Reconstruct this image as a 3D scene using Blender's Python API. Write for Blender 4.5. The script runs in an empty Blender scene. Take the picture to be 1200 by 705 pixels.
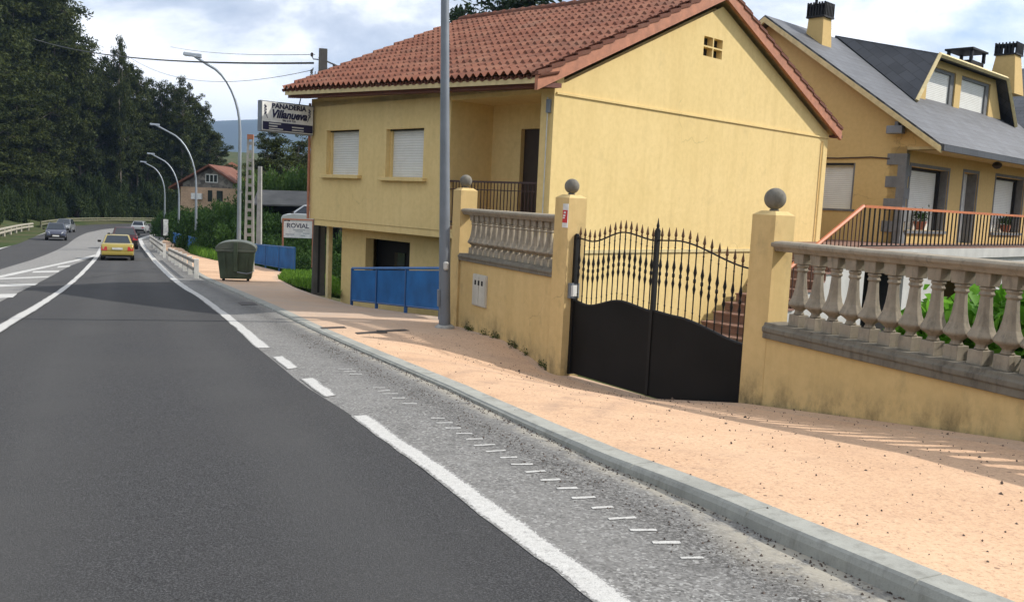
import bpy, math, random
import numpy as np
from mathutils import Vector, Matrix
random.seed(7); rng = np.random.default_rng(7)
scene = bpy.context.scene
COL = scene.collection
R = math.radians

# ------------------------------------------------------------------ camera geometry
F = 1050.; CX, CY = 600., 352.5
PITCH, ROLL = R(6.435), R(2.65)
cp, sp, cr, sr = math.cos(PITCH), math.sin(PITCH), math.cos(ROLL), math.sin(ROLL)
FW = np.array([0, cp, -sp]); U0 = np.array([0, sp, cp]); R0 = np.array([1., 0, 0])
RT = cr*R0 + sr*U0; UP = -sr*R0 + cr*U0
# the road falls away from the viewer: depth below eye level against distance along the road
HS = [-40, 0, 5, 10, 20, 35, 50, 80, 125, 200, 400]
HV = [0.3, 1.5, 1.68, 1.95, 2.55, 3.35, 4.05, 5.2, 6.4, 7.0, 7.6]
SX, SY = -.48, .877
def Hr(x, y): return -np.interp(SX*x + SY*y, HS, HV)
def st(x, y): return SX*x + SY*y, SY*x - SX*y
def xy(s, t): return SX*s + SY*t, SY*s - SX*t
def ray(px, py): return FW + RT*(px-CX)/F - UP*(py-CY)/F
def P(px, py, Y):
    d = ray(px, py); return d*Y/d[1]
YS = np.concatenate([np.arange(1, 40, .25), np.arange(40, 400, 1.)])
def G(px, py, off=0.):
    d = ray(px, py); d = d/d[1]
    below = d[2]*YS <= Hr(d[0]*YS, d[1]*YS) + off
    i = int(np.argmax(below)) if below.any() else len(YS)-1
    lo, hi = (YS[i-1] if i else .3), YS[i]
    for _ in range(30):
        m = (lo+hi)/2
        if d[2]*m <= Hr(d[0]*m, d[1]*m) + off: hi = m
        else: lo = m
    return d*hi

# ------------------------------------------------------------------ materials
MATS = {}
def new_mat(name):
    m = bpy.data.materials.new(name); m.use_nodes = True
    nt = m.node_tree; b = nt.nodes['Principled BSDF']
    return m, nt, b
def N(nt, kind, **kw):
    n = nt.nodes.new(kind)
    for k, v in kw.items():
        if k in n.inputs: n.inputs[k].default_value = v
        else: setattr(n, k, v)
    return n
def ramp(nt, fac, stops):
    r = nt.nodes.new('ShaderNodeValToRGB'); e = r.color_ramp.elements
    while len(e) < len(stops): e.new(.5)
    for el, (p, c) in zip(e, stops):
        el.position = p; el.color = (c[0], c[1], c[2], 1) if hasattr(c, '__len__') else (c, c, c, 1)
    nt.links.new(fac, r.inputs[0]); return r.outputs[0]
def mix(nt, fac, a, b, mode='MIX'):
    m = nt.nodes.new('ShaderNodeMix'); m.data_type = 'RGBA'; m.blend_type = mode
    for sock, v in ((m.inputs[0], fac), (m.inputs[6], a), (m.inputs[7], b)):
        if isinstance(v, bpy.types.NodeSocket): nt.links.new(v, sock)
        elif hasattr(v, '__len__'): sock.default_value = (v[0], v[1], v[2], 1)
        else: sock.default_value = v
    return m.outputs[2]
def noise(nt, vec, scale, detail=4, rough=.55, dist=0):
    n = N(nt, 'ShaderNodeTexNoise', Scale=scale, Detail=detail, Roughness=rough, Distortion=dist)
    if vec is not None: nt.links.new(vec, n.inputs['Vector'])
    return n.outputs['Fac']
def pos(nt, scale=(1, 1, 1), world=True):
    if world: src = nt.nodes.new('ShaderNodeNewGeometry').outputs['Position']
    else: src = nt.nodes.new('ShaderNodeTexCoord').outputs['Object']
    m = nt.nodes.new('ShaderNodeMapping'); m.inputs['Scale'].default_value = scale
    nt.links.new(src, m.inputs['Vector']); return m.outputs[0]
def bump(nt, b, h, strength=.3, dist=.01):
    n = N(nt, 'ShaderNodeBump', Strength=strength, Distance=dist)
    nt.links.new(h, n.inputs['Height']); nt.links.new(n.outputs[0], b.inputs['Normal'])
def plain(name, c, rough=.6, metal=0, var=.15, scale=6., bmp=0, spec=None):
    if name in MATS: return MATS[name]
    m, nt, b = new_mat(name)
    v = pos(nt)
    f = noise(nt, v, scale, 5)
    lo = [x*(1-var) for x in c]; hi = [min(1, x*(1+var)) for x in c]
    nt.links.new(ramp(nt, f, [(.3, lo), (.7, hi)]), b.inputs['Base Color'])
    b.inputs['Roughness'].default_value = rough; b.inputs['Metallic'].default_value = metal
    if spec is not None: b.inputs['Specular IOR Level'].default_value = spec
    if bmp: bump(nt, b, noise(nt, v, scale*8, 3), bmp, .01)
    MATS[name] = m; return m

def m_stucco(name, c, stain=.35, streak=.3, low=None):
    m, nt, b = new_mat(name)
    v = pos(nt); vs = pos(nt, (3.2, 3.2, .22))
    big = noise(nt, v, .55, 5, .6); st_ = noise(nt, vs, 1.2, 6, .65); fine = noise(nt, v, 9, 6, .6)
    dark = [c[0]*.72, c[1]*.68, c[2]*.6]
    light = [min(1, c[0]*1.06), min(1, c[1]*1.07), min(1, c[2]*1.12)]
    col = mix(nt, ramp(nt, big, [(.35, 0.), (.7, 1.)]), c, light)
    col = mix(nt, ramp(nt, st_, [(.48, 0.), (.76, streak)]), col, dark)
    wash = noise(nt, pos(nt, (1.2, 1.2, .45)), .7, 6, .7, .6)
    col = mix(nt, ramp(nt, wash, [(.50, 0.), (.66, streak*.55)]), col, [c[0]*.86, c[1]*.80, c[2]*.72])
    col = mix(nt, ramp(nt, fine, [(.35, .22), (.6, 0.)]), col, dark)
    wv = N(nt, 'ShaderNodeTexNoise', Scale=2.2, Detail=5.); nt.links.new(v, wv.inputs['Vector'])
    vv = N(nt, 'ShaderNodeVectorMath', operation='MULTIPLY_ADD'); nt.links.new(wv.outputs['Color'], vv.inputs[0]); vv.inputs[1].default_value = (.55, .55, .55); nt.links.new(v, vv.inputs[2])
    vc = N(nt, 'ShaderNodeTexVoronoi', Scale=.42, feature='DISTANCE_TO_EDGE'); nt.links.new(vv.outputs[0], vc.inputs['Vector'])
    ck = N(nt, 'ShaderNodeMath', operation='MULTIPLY'); nt.links.new(ramp(nt, vc.outputs['Distance'], [(0., 1.), (.0045, 0.)]), ck.inputs[0])
    nt.links.new(ramp(nt, noise(nt, v, .5, 3, .6), [(.55, 0.), (.62, .6)]), ck.inputs[1]); col = mix(nt, ck.outputs[0], col, [x*.45 for x in c])
    grime = noise(nt, pos(nt, (1, 1, .6)), 2.3, 8, .7)
    col = mix(nt, ramp(nt, grime, [(.56, 0.), (.75, stain)]), col, [.16, .13, .075])
    if low is not None:      # damp grime creeping up the foot of the wall, worn in for good
        z = N(nt, 'ShaderNodeAttribute', attribute_name='foot')
        g2 = noise(nt, pos(nt, (1.5, 1.5, .9)), 1.9, 9, .72)
        mm = N(nt, 'ShaderNodeMath', operation='MULTIPLY'); nt.links.new(z.outputs['Fac'], mm.inputs[0])
        nt.links.new(ramp(nt, g2, [(.42, 0.), (.66, 1.)]), mm.inputs[1])
        col = mix(nt, mm.outputs[0], col, [.10, .085, .05])
    nt.links.new(col, b.inputs['Base Color']); b.inputs['Roughness'].default_value = .9
    b.inputs['Specular IOR Level'].default_value = .2
    bump(nt, b, noise(nt, v, 60, 4, .7), .25, .006)
    return m
def m_asphalt_new():
    m, nt, b = new_mat('new_asphalt'); v = pos(nt)
    f1 = noise(nt, v, 95, 4, .85); f2 = noise(nt, v, .8, 6, .6); f3 = noise(nt, v, 26, 5, .85)
    lane = noise(nt, v, .25, 4, .6)
    c = ramp(nt, f1, [(.32, (.018, .018, .019)), (.5, (.056, .056, .058)), (.66, (.15, .15, .152))])
    c = mix(nt, ramp(nt, f2, [(.35, 0.), (.7, .5)]), c, (.072, .071, .071))
    c = mix(nt, ramp(nt, f3, [(.5, 0.), (.7, .5)]), c, (.030, .030, .031))
    c = mix(nt, ramp(nt, lane, [(.4, 0.), (.65, .35)]), c, (.085, .083, .08))
    nt.links.new(c, b.inputs['Base Color']); wt = N(nt, 'ShaderNodeAttribute', attribute_name='track')
    wm = N(nt, 'ShaderNodeMath', operation='MULTIPLY'); nt.links.new(wt.outputs['Fac'], wm.inputs[0])
    nt.links.new(ramp(nt, noise(nt, v, .6, 5, .6), [(.3, .25), (.7, .8)]), wm.inputs[1])
    c = mix(nt, wm.outputs[0], c, (.088, .087, .086)); nt.links.new(c, b.inputs['Base Color'])
    b.inputs['Roughness'].default_value = .97
    b.inputs['Specular IOR Level'].default_value = .1
    bump(nt, b, f1, .8, .01); return m
def m_asphalt_old(name='old_asphalt', k=1.14):
    m, nt, b = new_mat(name); v = pos(nt)
    vor = N(nt, 'ShaderNodeTexVoronoi', Scale=75.); nt.links.new(v, vor.inputs['Vector'])
    sep = N(nt, 'ShaderNodeSeparateColor'); nt.links.new(vor.outputs['Color'], sep.inputs[0])
    base = ramp(nt, sep.outputs[0], [(0., (.09*k, .087*k, .083*k)), (.3, (.15*k, .146*k, .139*k)), (.8, (.20*k, .195*k, .185*k)), (1., (.31*k, .305*k, .29*k))])
    f2 = noise(nt, v, .9, 6, .65); f3 = noise(nt, v, 4.5, 8, .75)
    c = mix(nt, ramp(nt, f2, [(.4, 0.), (.65, .55)]), base, (.20*k, .195*k, .185*k))
    c = mix(nt, ramp(nt, f3, [(.52, 0.), (.72, .6)]), c, (.075*k, .073*k, .07*k))
    # worn, rough belt of loose aggregate beside the kerb
    g = N(nt, 'ShaderNodeAttribute', attribute_name='belt')
    f4 = noise(nt, v, 45, 4, .8)
    mm = N(nt, 'ShaderNodeMath', operation='MULTIPLY'); nt.links.new(g.outputs['Fac'], mm.inputs[0])
    nt.links.new(ramp(nt, f4, [(.46, 0.), (.56, .8)]), mm.inputs[1])
    c = mix(nt, mm.outputs[0], c, (.045, .042, .04))
    # cement wash along the gutter
    g2 = N(nt, 'ShaderNodeAttribute', attribute_name='gutter')
    m2 = N(nt, 'ShaderNodeMath', operation='MULTIPLY'); nt.links.new(g2.outputs['Fac'], m2.inputs[0])
    nt.links.new(ramp(nt, noise(nt, v, 3.2, 6, .7), [(.42, .15), (.52, 1.)]), m2.inputs[1])
    c = mix(nt, m2.outputs[0], c, (.37, .34, .28))
    nt.links.new(c, b.inputs['Base Color']); b.inputs['Roughness'].default_value = .95
    b.inputs['Specular IOR Level'].default_value = .15
    bump(nt, b, sep.outputs[0], .5, .006); return m
def m_paint():
    m, nt, b = new_mat('road_paint'); v = pos(nt)
    f = noise(nt, v, 30, 6, .75); f2 = noise(nt, v, 130, 3, .8)
    c = ramp(nt, f, [(.30, (.27, .265, .25)), (.42, (.50, .49, .465)), (.7, (.60, .59, .56))])
    c = mix(nt, ramp(nt, f2, [(.50, 0.), (.64, .7)]), c, (.24, .235, .225))
    e = N(nt, 'ShaderNodeAttribute', attribute_name='rim')
    a = N(nt, 'ShaderNodeMath', operation='MULTIPLY'); nt.links.new(e.outputs['Fac'], a.inputs[0]); nt.links.new(ramp(nt, noise(nt, v, 42, 6, .8), [(.36, 0.), (.62, 2.)]), a.inputs[1])
    c = mix(nt, ramp(nt, a.outputs[0], [(.45, 0.), (.6, 1.)]), c, (.20, .195, .187))
    nt.links.new(c, b.inputs['Base Color']); b.inputs['Roughness'].default_value = .85; b.inputs['Specular IOR Level'].default_value = .2
    bump(nt, b, f2, .5, .004); return m
def m_sidewalk():
    m, nt, b = new_mat('pink_pavement'); v = pos(nt)
    f1 = noise(nt, v, .7, 6, .6); f2 = noise(nt, v, 7, 8, .7); f3 = noise(nt, v, 45, 4, .75)
    c = mix(nt, ramp(nt, f1, [(.35, 0.), (.68, 1.)]), (.56, .362, .228), (.66, .446, .288))
    c = mix(nt, ramp(nt, f2, [(.5, 0.), (.78, .55)]), c, (.42, .27, .18))
    c = mix(nt, ramp(nt, f3, [(.53, 0.), (.66, .7)]), c, (.31, .195, .13))
    c = mix(nt, ramp(nt, f3, [(.34, .55), (.45, 0.)]), c, (.74, .51, .35))
    c = mix(nt, ramp(nt, noise(nt, v, 16, 6, .8), [(.55, 0.), (.68, .6)]), c, (.36, .225, .15))
    tyre_ = noise(nt, pos(nt, (.5, 2.2, 1)), .8, 5, .6, .8)
    c = mix(nt, ramp(nt, tyre_, [(.55, 0.), (.68, .35)]), c, (.36, .25, .18))
    vor = N(nt, 'ShaderNodeTexVoronoi', Scale=11., Randomness=1.); nt.links.new(v, vor.inputs['Vector'])
    sep = N(nt, 'ShaderNodeSeparateColor'); nt.links.new(vor.outputs['Color'], sep.inputs[0])
    dsc = N(nt, 'ShaderNodeMath', operation='MULTIPLY_ADD'); nt.links.new(sep.outputs[0], dsc.inputs[0])
    dsc.inputs[1].default_value = .2; dsc.inputs[2].default_value = -.03
    lt = N(nt, 'ShaderNodeMath', operation='LESS_THAN'); nt.links.new(vor.outputs['Distance'], lt.inputs[0]); nt.links.new(dsc.outputs[0], lt.inputs[1])
    gate = N(nt, 'ShaderNodeMath', operation='MULTIPLY'); nt.links.new(lt.outputs[0], gate.inputs[0])
    gm = noise(nt, v, 1.6, 4, .7); nt.links.new(ramp(nt, gm, [(.42, 0.), (.6, .9)]), gate.inputs[1])
    c = mix(nt, gate.outputs[0], c, (.09, .06, .045))
    sc_ = N(nt, 'ShaderNodeAttribute', attribute_name='scuff'); sm_ = N(nt, 'ShaderNodeMath', operation='MULTIPLY'); nt.links.new(sc_.outputs['Fac'], sm_.inputs[0])
    nt.links.new(ramp(nt, noise(nt, v, 3.5, 6, .7), [(.35, .05), (.65, .55)]), sm_.inputs[1]); c = mix(nt, sm_.outputs[0], c, (.27, .19, .145))
    greyed = N(nt, 'ShaderNodeAttribute', attribute_name='greyed')
    wm = N(nt, 'ShaderNodeMath', operation='MULTIPLY'); nt.links.new(greyed.outputs['Fac'], wm.inputs[0])
    nt.links.new(ramp(nt, noise(nt, v, 1.1, 7, .7), [(.3, .35), (.7, 1.)]), wm.inputs[1])
    c = mix(nt, wm.outputs[0], c, (.40, .345, .29))
    nt.links.new(c, b.inputs['Base Color']); b.inputs['Roughness'].default_value = .95
    b.inputs['Specular IOR Level'].default_value = .15
    bump(nt, b, f3, .5, .008); return m
def m_concrete(name, c, dirt=.5, scale=1.):
    m, nt, b = new_mat(name); v = pos(nt)
    f1 = noise(nt, v, 2.2*scale, 8, .7); f2 = noise(nt, v, 70*scale, 4, .7); f3 = noise(nt, pos(nt, (2, 2, .5)), 4*scale, 6, .7)
    col = mix(nt, ramp(nt, f1, [(.35, 0.), (.7, 1.)]), [x*.8 for x in c], [min(1, x*1.12) for x in c])
    col = mix(nt, ramp(nt, f3, [(.5, 0.), (.72, dirt)]), col, [.075, .068, .055])
    col = mix(nt, ramp(nt, f2, [(.56, 0.), (.75, .45)]), col, [x*.45 for x in c])
    nt.links.new(col, b.inputs['Base Color']); b.inputs['Roughness'].default_value = .92
    b.inputs['Specular IOR Level'].default_value = .2
    bump(nt, b, f2, .35, .006); return m
def m_tile():
    m, nt, b = new_mat('clay_tile'); v = pos(nt)
    at = N(nt, 'ShaderNodeAttribute', attribute_name='tint')
    f1 = noise(nt, v, 1.1, 6, .65); f2 = noise(nt, v, 14, 5, .7)
    c = ramp(nt, at.outputs['Fac'], [(0., (.15, .058, .037)), (.5, (.20, .076, .047)), (1., (.25, .108, .068))])
    c = mix(nt, ramp(nt, f1, [(.48, 0.), (.72, .6)]), c, (.22, .125, .085))
    c = mix(nt, ramp(nt, f2, [(.52, 0.), (.75, .5)]), c, (.15, .10, .075))
    nt.links.new(c, b.inputs['Base Color']); b.inputs['Roughness'].default_value = .85
    b.inputs['Specular IOR Level'].default_value = .25
    return m
def m_slate(name, c, ang, course=.28, width=.5):
    m, nt, b = new_mat(name)
    v = pos(nt, world=False)
    br = N(nt, 'ShaderNodeTexBrick', Scale=1.)
    br.inputs['Brick Width'].default_value = width; br.inputs['Row Height'].default_value = course
    br.inputs['Mortar Size'].default_value = .012; br.offset = .5
    br.inputs['Color1'].default_value = (c[0]*.75, c[1]*.75, c[2]*.77, 1); br.inputs['Color2'].default_value = (c[0]*1.25, c[1]*1.25, c[2]*1.25, 1)
    br.inputs['Mortar'].default_value = (.012, .013, .015, 1)
    nt.links.new(v, br.inputs['Vector'])
    f = noise(nt, v, 1.3, 6, .65)
    col = mix(nt, ramp(nt, f, [(.4, 0.), (.7, .5)]), br.outputs['Color'], [x*1.5 for x in c])
    nt.links.new(col, b.inputs['Base Color']); b.inputs['Roughness'].default_value = .55
    bump(nt, b, br.outputs['Fac'], -.5, .02); return m
def m_leaf(name, c1, c2, trans=.35):
    m, nt, b = new_mat(name)
    at = N(nt, 'ShaderNodeAttribute', attribute_name='tint')
    col = ramp(nt, at.outputs['Fac'], [(0., c1), (1., c2)])
    nt.links.new(col, b.inputs['Base Color']); b.inputs['Roughness'].default_value = .55
    b.inputs['Specular IOR Level'].default_value = .12
    tr = N(nt, 'ShaderNodeBsdfTranslucent'); nt.links.new(col, tr.inputs['Color'])
    ms = N(nt, 'ShaderNodeMixShader', Fac=trans)
    out = nt.nodes['Material Output']
    nt.links.new(b.outputs[0], ms.inputs[1]); nt.links.new(tr.outputs[0], ms.inputs[2]); nt.links.new(ms.outputs[0], out.inputs['Surface'])
    return m
def m_ground():
    m, nt, b = new_mat('ground_cover'); v = pos(nt)
    f1 = noise(nt, v, .15, 6, .6); f2 = noise(nt, v, 3, 8, .7)
    c = mix(nt, ramp(nt, f1, [(.4, 0.), (.6, 1.)]), (.045, .07, .022), (.085, .085, .04))
    c = mix(nt, ramp(nt, f2, [(.45, 0.), (.7, .7)]), c, (.03, .035, .015))
    nt.links.new(c, b.inputs['Base Color']); b.inputs['Roughness'].default_value = 1
    b.inputs['Specular IOR Level'].default_value = .1
    bump(nt, b, f2, .6, .1); return m
def m_glass(name, c=(.02, .025, .03)):
    m, nt, b = new_mat(name); b.inputs['Base Color'].default_value = (*c, 1)
    b.inputs['Roughness'].default_value = .08; b.inputs['Specular IOR Level'].default_value = .7
    return m
def m_shutter():
    m, nt, b = new_mat('white_shutter'); v = pos(nt)
    w = N(nt, 'ShaderNodeTexWave', Scale=5.2, Distortion=0.); w.wave_type = 'BANDS'; w.bands_direction = 'Z'
    nt.links.new(v, w.inputs['Vector'])
    c = ramp(nt, w.outputs['Fac'], [(0., (.58, .57, .53)), (.12, (.68, .67, .62)), (1., (.74, .73, .68))])
    f = noise(nt, v, 3, 6, .6)
    c = mix(nt, ramp(nt, f, [(.45, 0.), (.75, .3)]), c, (.5, .47, .4))
    nt.links.new(c, b.inputs['Base Color']); b.inputs['Roughness'].default_value = .5
    bump(nt, b, w.outputs['Fac'], .5, .01); return m
def m_stone():
    m, nt, b = new_mat('rubble_stone'); v = pos(nt)
    vor = N(nt, 'ShaderNodeTexVoronoi', Scale=2.6); nt.links.new(v, vor.inputs['Vector'])
    sep = N(nt, 'ShaderNodeSeparateColor'); nt.links.new(vor.outputs['Color'], sep.inputs[0])
    c = ramp(nt, sep.outputs[0], [(0., (.10, .09, .08)), (.5, (.19, .17, .145)), (1., (.29, .26, .22))])
    nt.links.new(c, b.inputs['Base Color']); b.inputs['Roughness'].default_value = .95; return m

M = dict(
    asphalt=m_asphalt_new(), old=m_asphalt_old(), pale=m_asphalt_old('worn_asphalt', 1.3), paint=m_paint(), side=m_sidewalk(),
    kerb=m_concrete('kerb_concrete', (.345, .345, .31), .4, 1.3), ground=m_ground(),
    wall=m_stucco('yellow_stucco', (.74, .555, .25), .14, .32), wallb=m_stucco('garden_wall_stucco', (.63, .455, .205), .42, .4, low=1),
    wall2=m_stucco('ochre_stucco', (.60, .42, .175), .08, .12), trim=plain('cream_trim', (.62, .50, .26), .8),
    stone=m_concrete('cast_stone', (.325, .28, .215), .55, 2.), mould=m_concrete('weathered_stone', (.19, .17, .135), .85, 1.5),
    ball=m_concrete('ball_stone', (.20, .185, .155), .5, 2.5), quoin=m_concrete('grey_quoin', (.20, .20, .20), .2, 2.),
    tile=m_tile(), terra=plain('terracotta_paint', (.41, .165, .09), .7, var=.2), fascia=plain('dark_red_fascia', (.13, .04, .025), .7),
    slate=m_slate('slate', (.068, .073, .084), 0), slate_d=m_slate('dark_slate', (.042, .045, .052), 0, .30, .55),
    black=plain('black_iron', (.010, .0095, .009), .55, .0, .4, 3., spec=.3), gatepanel=plain('black_sheet', (.0075, .007, .0065), .62, 0, .5, 1.2, spec=.22),
    rust=plain('rusty_spear', (.10, .045, .015), .7, .0, .4), rail=plain('rust_red_bar', (.055, .025, .018), .6), shutter=m_shutter(),
    white=plain('white_paint', (.72, .71, .67), .6), offwhite=plain('grey_white', (.55, .54, .50), .7), glass=m_glass('dark_glass'),
    blue=plain('blue_sheet', (.010, .11, .31), .5, 0, .25, 2.), blue_d=plain('blue_frame', (.012, .07, .20), .5),
    galv=plain('galvanised', (.30, .33, .36), .45, .5, .12, 2.), galvd=plain('grey_pole', (.19, .21, .235), .5, .3, .2, 1.5),
    green=plain('green_plastic', (.055, .078, .045), .5, 0, .3, 3.), greend=plain('dark_green_lid', (.085, .095, .07), .5, 0, .3, 3.),
    conc=m_concrete('pole_concrete', (.40, .39, .36), .35, 1.2), concd=m_concrete('dark_concrete', (.11, .105, .095), .6, 1.2),
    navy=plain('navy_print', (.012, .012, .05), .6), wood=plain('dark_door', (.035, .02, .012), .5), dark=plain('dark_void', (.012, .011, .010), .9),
    bark=plain('bark', (.09, .072, .055), .95, 0, .4, 3.), pale_bark=plain('pale_bark', (.15, .125, .10), .9, 0, .35, 2.),
    euc=m_leaf('eucalyptus_leaf', (.022, .034, .008), (.074, .088, .022), .25), conif=m_leaf('pine_needle', (.016, .032, .013), (.04, .065, .025), .15),
    bush=m_leaf('bush_leaf', (.018, .045, .009), (.060, .115, .026), .3), under=m_leaf('undergrowth_leaf', (.014, .026, .006), (.050, .072, .017), .2), hedge=m_leaf('hedge_leaf', (.035, .075, .014), (.09, .15, .035), .3),
    bright=m_leaf('bright_leaf', (.07, .22, .014), (.19, .42, .05), .45), grass=m_leaf('grass_blade', (.06, .14, .015), (.16, .29, .04), .35),
    red=plain('red_print', (.55, .03, .03), .5), tyre=plain('tyre', (.014, .014, .014), .8), rim=plain('alloy', (.35, .35, .36), .35, .8),
    taill=plain('red_lens', (.42, .02, .015), .2), headl=plain('clear_lens', (.7, .72, .72), .15), chrome=plain('silver_trim', (.5, .5, .5), .3, .7),
    stonewall=m_stone(), shed=plain('fibre_cement', (.11, .107, .10), .9, 0, .25, 1.), render=plain('pink_render', (.5, .34, .22), .9),
    step=plain('red_step', (.21, .115, .085), .8, 0, .25, 4.), iron=plain('iron_cover', (.055, .045, .04), .7, .3),
    terrace=plain('white_wall', (.46, .45, .42), .85, 0, .12, 2.), moss=m_leaf('weed_leaf', (.03, .05, .012), (.07, .10, .025), .2),
    orange=plain('orange_rail', (.50, .15, .05), .55), pot=plain('clay_pot', (.35, .12, .06), .8), cable=plain('black_cable', (.02, .02, .02), .6),
    metalbox=plain('meter_door', (.50, .47, .40), .5, 0, .15, 4.), hill=plain('far_hill', (.035, .05, .03), 1, 0, .3, .004),
    timber=plain('weathered_rail', (.22, .20, .17), .85, 0, .3, 3.), rock=plain('loose_stone', (.10, .075, .06), .95, 0, .5, 20.),
    soffit=plain('cream_soffit', (.58, .46, .24), .9),
)
def car_paint(name, c):
    m, nt, b = new_mat(name); b.inputs['Base Color'].default_value = (*c, 1)
    b.inputs['Roughness'].default_value = .3; b.inputs['Metallic'].default_value = .25
    b.inputs['Coat Weight'].default_value = .6; b.inputs['Coat Roughness'].default_value = .1; return m

# ------------------------------------------------------------------ mesh helpers
class MB:
    def __init__(s): s.v = []; s.f = []
    def add(s, vs, fs):
        o = len(s.v); s.v += [tuple(map(float, p)) for p in vs]; s.f += [tuple(i+o for i in f) for f in fs]; return s
    def box(s, x0, x1, y0, y1, z0, z1):
        vs = [(x, y, z) for z in (z0, z1) for y in (y0, y1) for x in (x0, x1)]
        return s.add(vs, [(0, 2, 3, 1), (4, 5, 7, 6), (0, 1, 5, 4), (2, 6, 7, 3), (0, 4, 6, 2), (1, 3, 7, 5)])
    def hexa(s, b, t):       # bottom loop and top loop of n points
        n = len(b); return s.add(list(b)+list(t), [tuple(range(n))[::-1], tuple(range(n, 2*n))] + [(i, (i+1) % n, n+(i+1) % n, n+i) for i in range(n)])
    def prism(s, pts, axis, a0, a1):   # polygon pts (two coords) extruded along axis
        def mk(a): return [tuple(p[:axis]) + (a,) + tuple(p[axis:]) for p in pts]
        return s.hexa(mk(a0), mk(a1))
    def quad(s, *p): return s.add(p, [tuple(range(len(p)))])
    def tube(s, path, r, n=8, cap=True):
        path = [np.array(p, float) for p in path]; rs = r if hasattr(r, '__len__') else [r]*len(path)
        vs = []; fs = []; k = len(path)
        prev = None
        for i, p in enumerate(path):
            t = path[min(i+1, k-1)] - path[max(i-1, 0)]; t /= np.linalg.norm(t)+1e-9
            if prev is None:
                a = np.cross(t, [0, 0, 1.]) if abs(t[2]) < .9 else np.cross(t, [1., 0, 0])
            else: a = prev - t*(prev@t)
            a /= np.linalg.norm(a); b = np.cross(t, a); prev = a
            for j in range(n):
                w = 2*math.pi*j/n; vs.append(p + rs[i]*(a*math.cos(w)+b*math.sin(w)))
        for i in range(k-1):
            for j in range(n):
                fs.append((i*n+j, i*n+(j+1) % n, (i+1)*n+(j+1) % n, (i+1)*n+j))
        if cap: fs += [tuple(range(n))[::-1], tuple((k-1)*n+j for j in range(n))]
        return s.add(vs, fs)
    def lathe(s, prof, c=(0, 0, 0), n=16, square=()):
        vs = []; fs = []
        for (r, z) in prof:
            for j in range(n):
                w = 2*math.pi*(j+.5)/n; vs.append((c[0]+r*math.cos(w), c[1]+r*math.sin(w), c[2]+z))
        for i in range(len(prof)-1):
            for j in range(n): fs.append((i*n+j, i*n+(j+1) % n, (i+1)*n+(j+1) % n, (i+1)*n+j))
        fs += [tuple(range(n))[::-1], tuple((len(prof)-1)*n+j for j in range(n))]
        return s.add(vs, fs)
    def build(s, name, mat, parent=None, smooth=False, bevel=0, loc=None, tint=None, seg=2):
        me = bpy.data.meshes.new(name); me.from_pydata(s.v, [], s.f); me.validate()
        import bmesh
        bm = bmesh.new(); bm.from_mesh(me); bmesh.ops.recalc_face_normals(bm, faces=bm.faces); bm.to_mesh(me); bm.free()
        me.materials.append(mat)
        if smooth:
            me.polygons.foreach_set('use_smooth', [True]*len(me.polygons))
            try: me.set_sharp_from_angle(angle=R(40))
            except Exception: pass
        o = bpy.data.objects.new(name, me); COL.objects.link(o)
        if parent is not None: o.parent = parent
        if loc is not None: o.location = loc
        if bevel:
            b = o.modifiers.new('Bevel', 'BEVEL'); b.width = bevel; b.segments = seg; b.limit_method = 'ANGLE'
        return o
def tag(o, label=None, cat=None, group=None, kind=None):
    for k, v in (('label', label), ('category', cat), ('group', group), ('kind', kind)):
        if v: o[k] = v
    return o
def thing(name, label, cat, loc=(0, 0, 0), rz=0, group=None):
    o = bpy.data.objects.new(name, None); COL.objects.link(o); o.empty_display_size = .3
    o.location = tuple(map(float, loc)); o.rotation_euler = (0, 0, rz); return tag(o, label, cat, group)
def copy_tree(o, parent=None):
    c = o.copy(); COL.objects.link(c); c.parent = parent
    for ch in list(o.children): copy_tree(ch, c)
    return c
def sheet(name, rows, mat, attrs=None, kind='structure', smooth=True):   # rows: list of equally long point lists
    n = len(rows[0]); v = [tuple(map(float, p)) for r in rows for p in r]
    f = [(i*n+j, i*n+j+1, (i+1)*n+j+1, (i+1)*n+j) for i in range(len(rows)-1) for j in range(n-1)]
    me = bpy.data.meshes.new(name); me.from_pydata(v, [], f); me.materials.append(mat)
    for k, vals in (attrs or {}).items():
        a = me.attributes.new(k, 'FLOAT', 'POINT'); a.data.foreach_set('value', np.array(vals, np.float32).ravel())
    if smooth: me.polygons.foreach_set('use_smooth', [True]*len(f))
    o = bpy.data.objects.new(name, me); COL.objects.link(o)
    # sheets face up
    if len(me.polygons) and me.polygons[0].normal.z < 0: me.flip_normals()
    if kind: o['kind'] = kind
    return o
def catmull(pts, step):
    pts = [np.array(p, float) for p in pts]; out = []
    q = [2*pts[0]-pts[1]] + pts + [2*pts[-1]-pts[-2]]
    for i in range(1, len(q)-2):
        p0, p1, p2, p3 = q[i-1:i+3]
        k = max(1, int(np.linalg.norm(p2-p1)/step))
        for j in range(k):
            t = j/k
            out.append(.5*((2*p1)+(-p0+p2)*t+(2*p0-5*p1+4*p2-p3)*t*t+(-p0+3*p1-3*p2+p3)*t**3))
    out.append(pts[-1]); return np.array(out)
def resample(poly, n, power=1.):
    poly = np.array(poly, float); d = np.r_[0, np.cumsum(np.linalg.norm(np.diff(poly[:, :2], axis=0), axis=1))]
    u = np.linspace(0, 1, n)**power*d[-1]
    return np.stack([np.interp(u, d, poly[:, k]) for k in range(poly.shape[1])], 1)
def lerp_s(poly, s_vals):          # a polyline sampled at given distances along the road
    poly = np.array(poly, float); s = SX*poly[:, 0]+SY*poly[:, 1]; i = np.argsort(s)
    return np.stack([np.interp(s_vals, s[i], poly[i, k]) for k in range(poly.shape[1])], 1)

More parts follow.
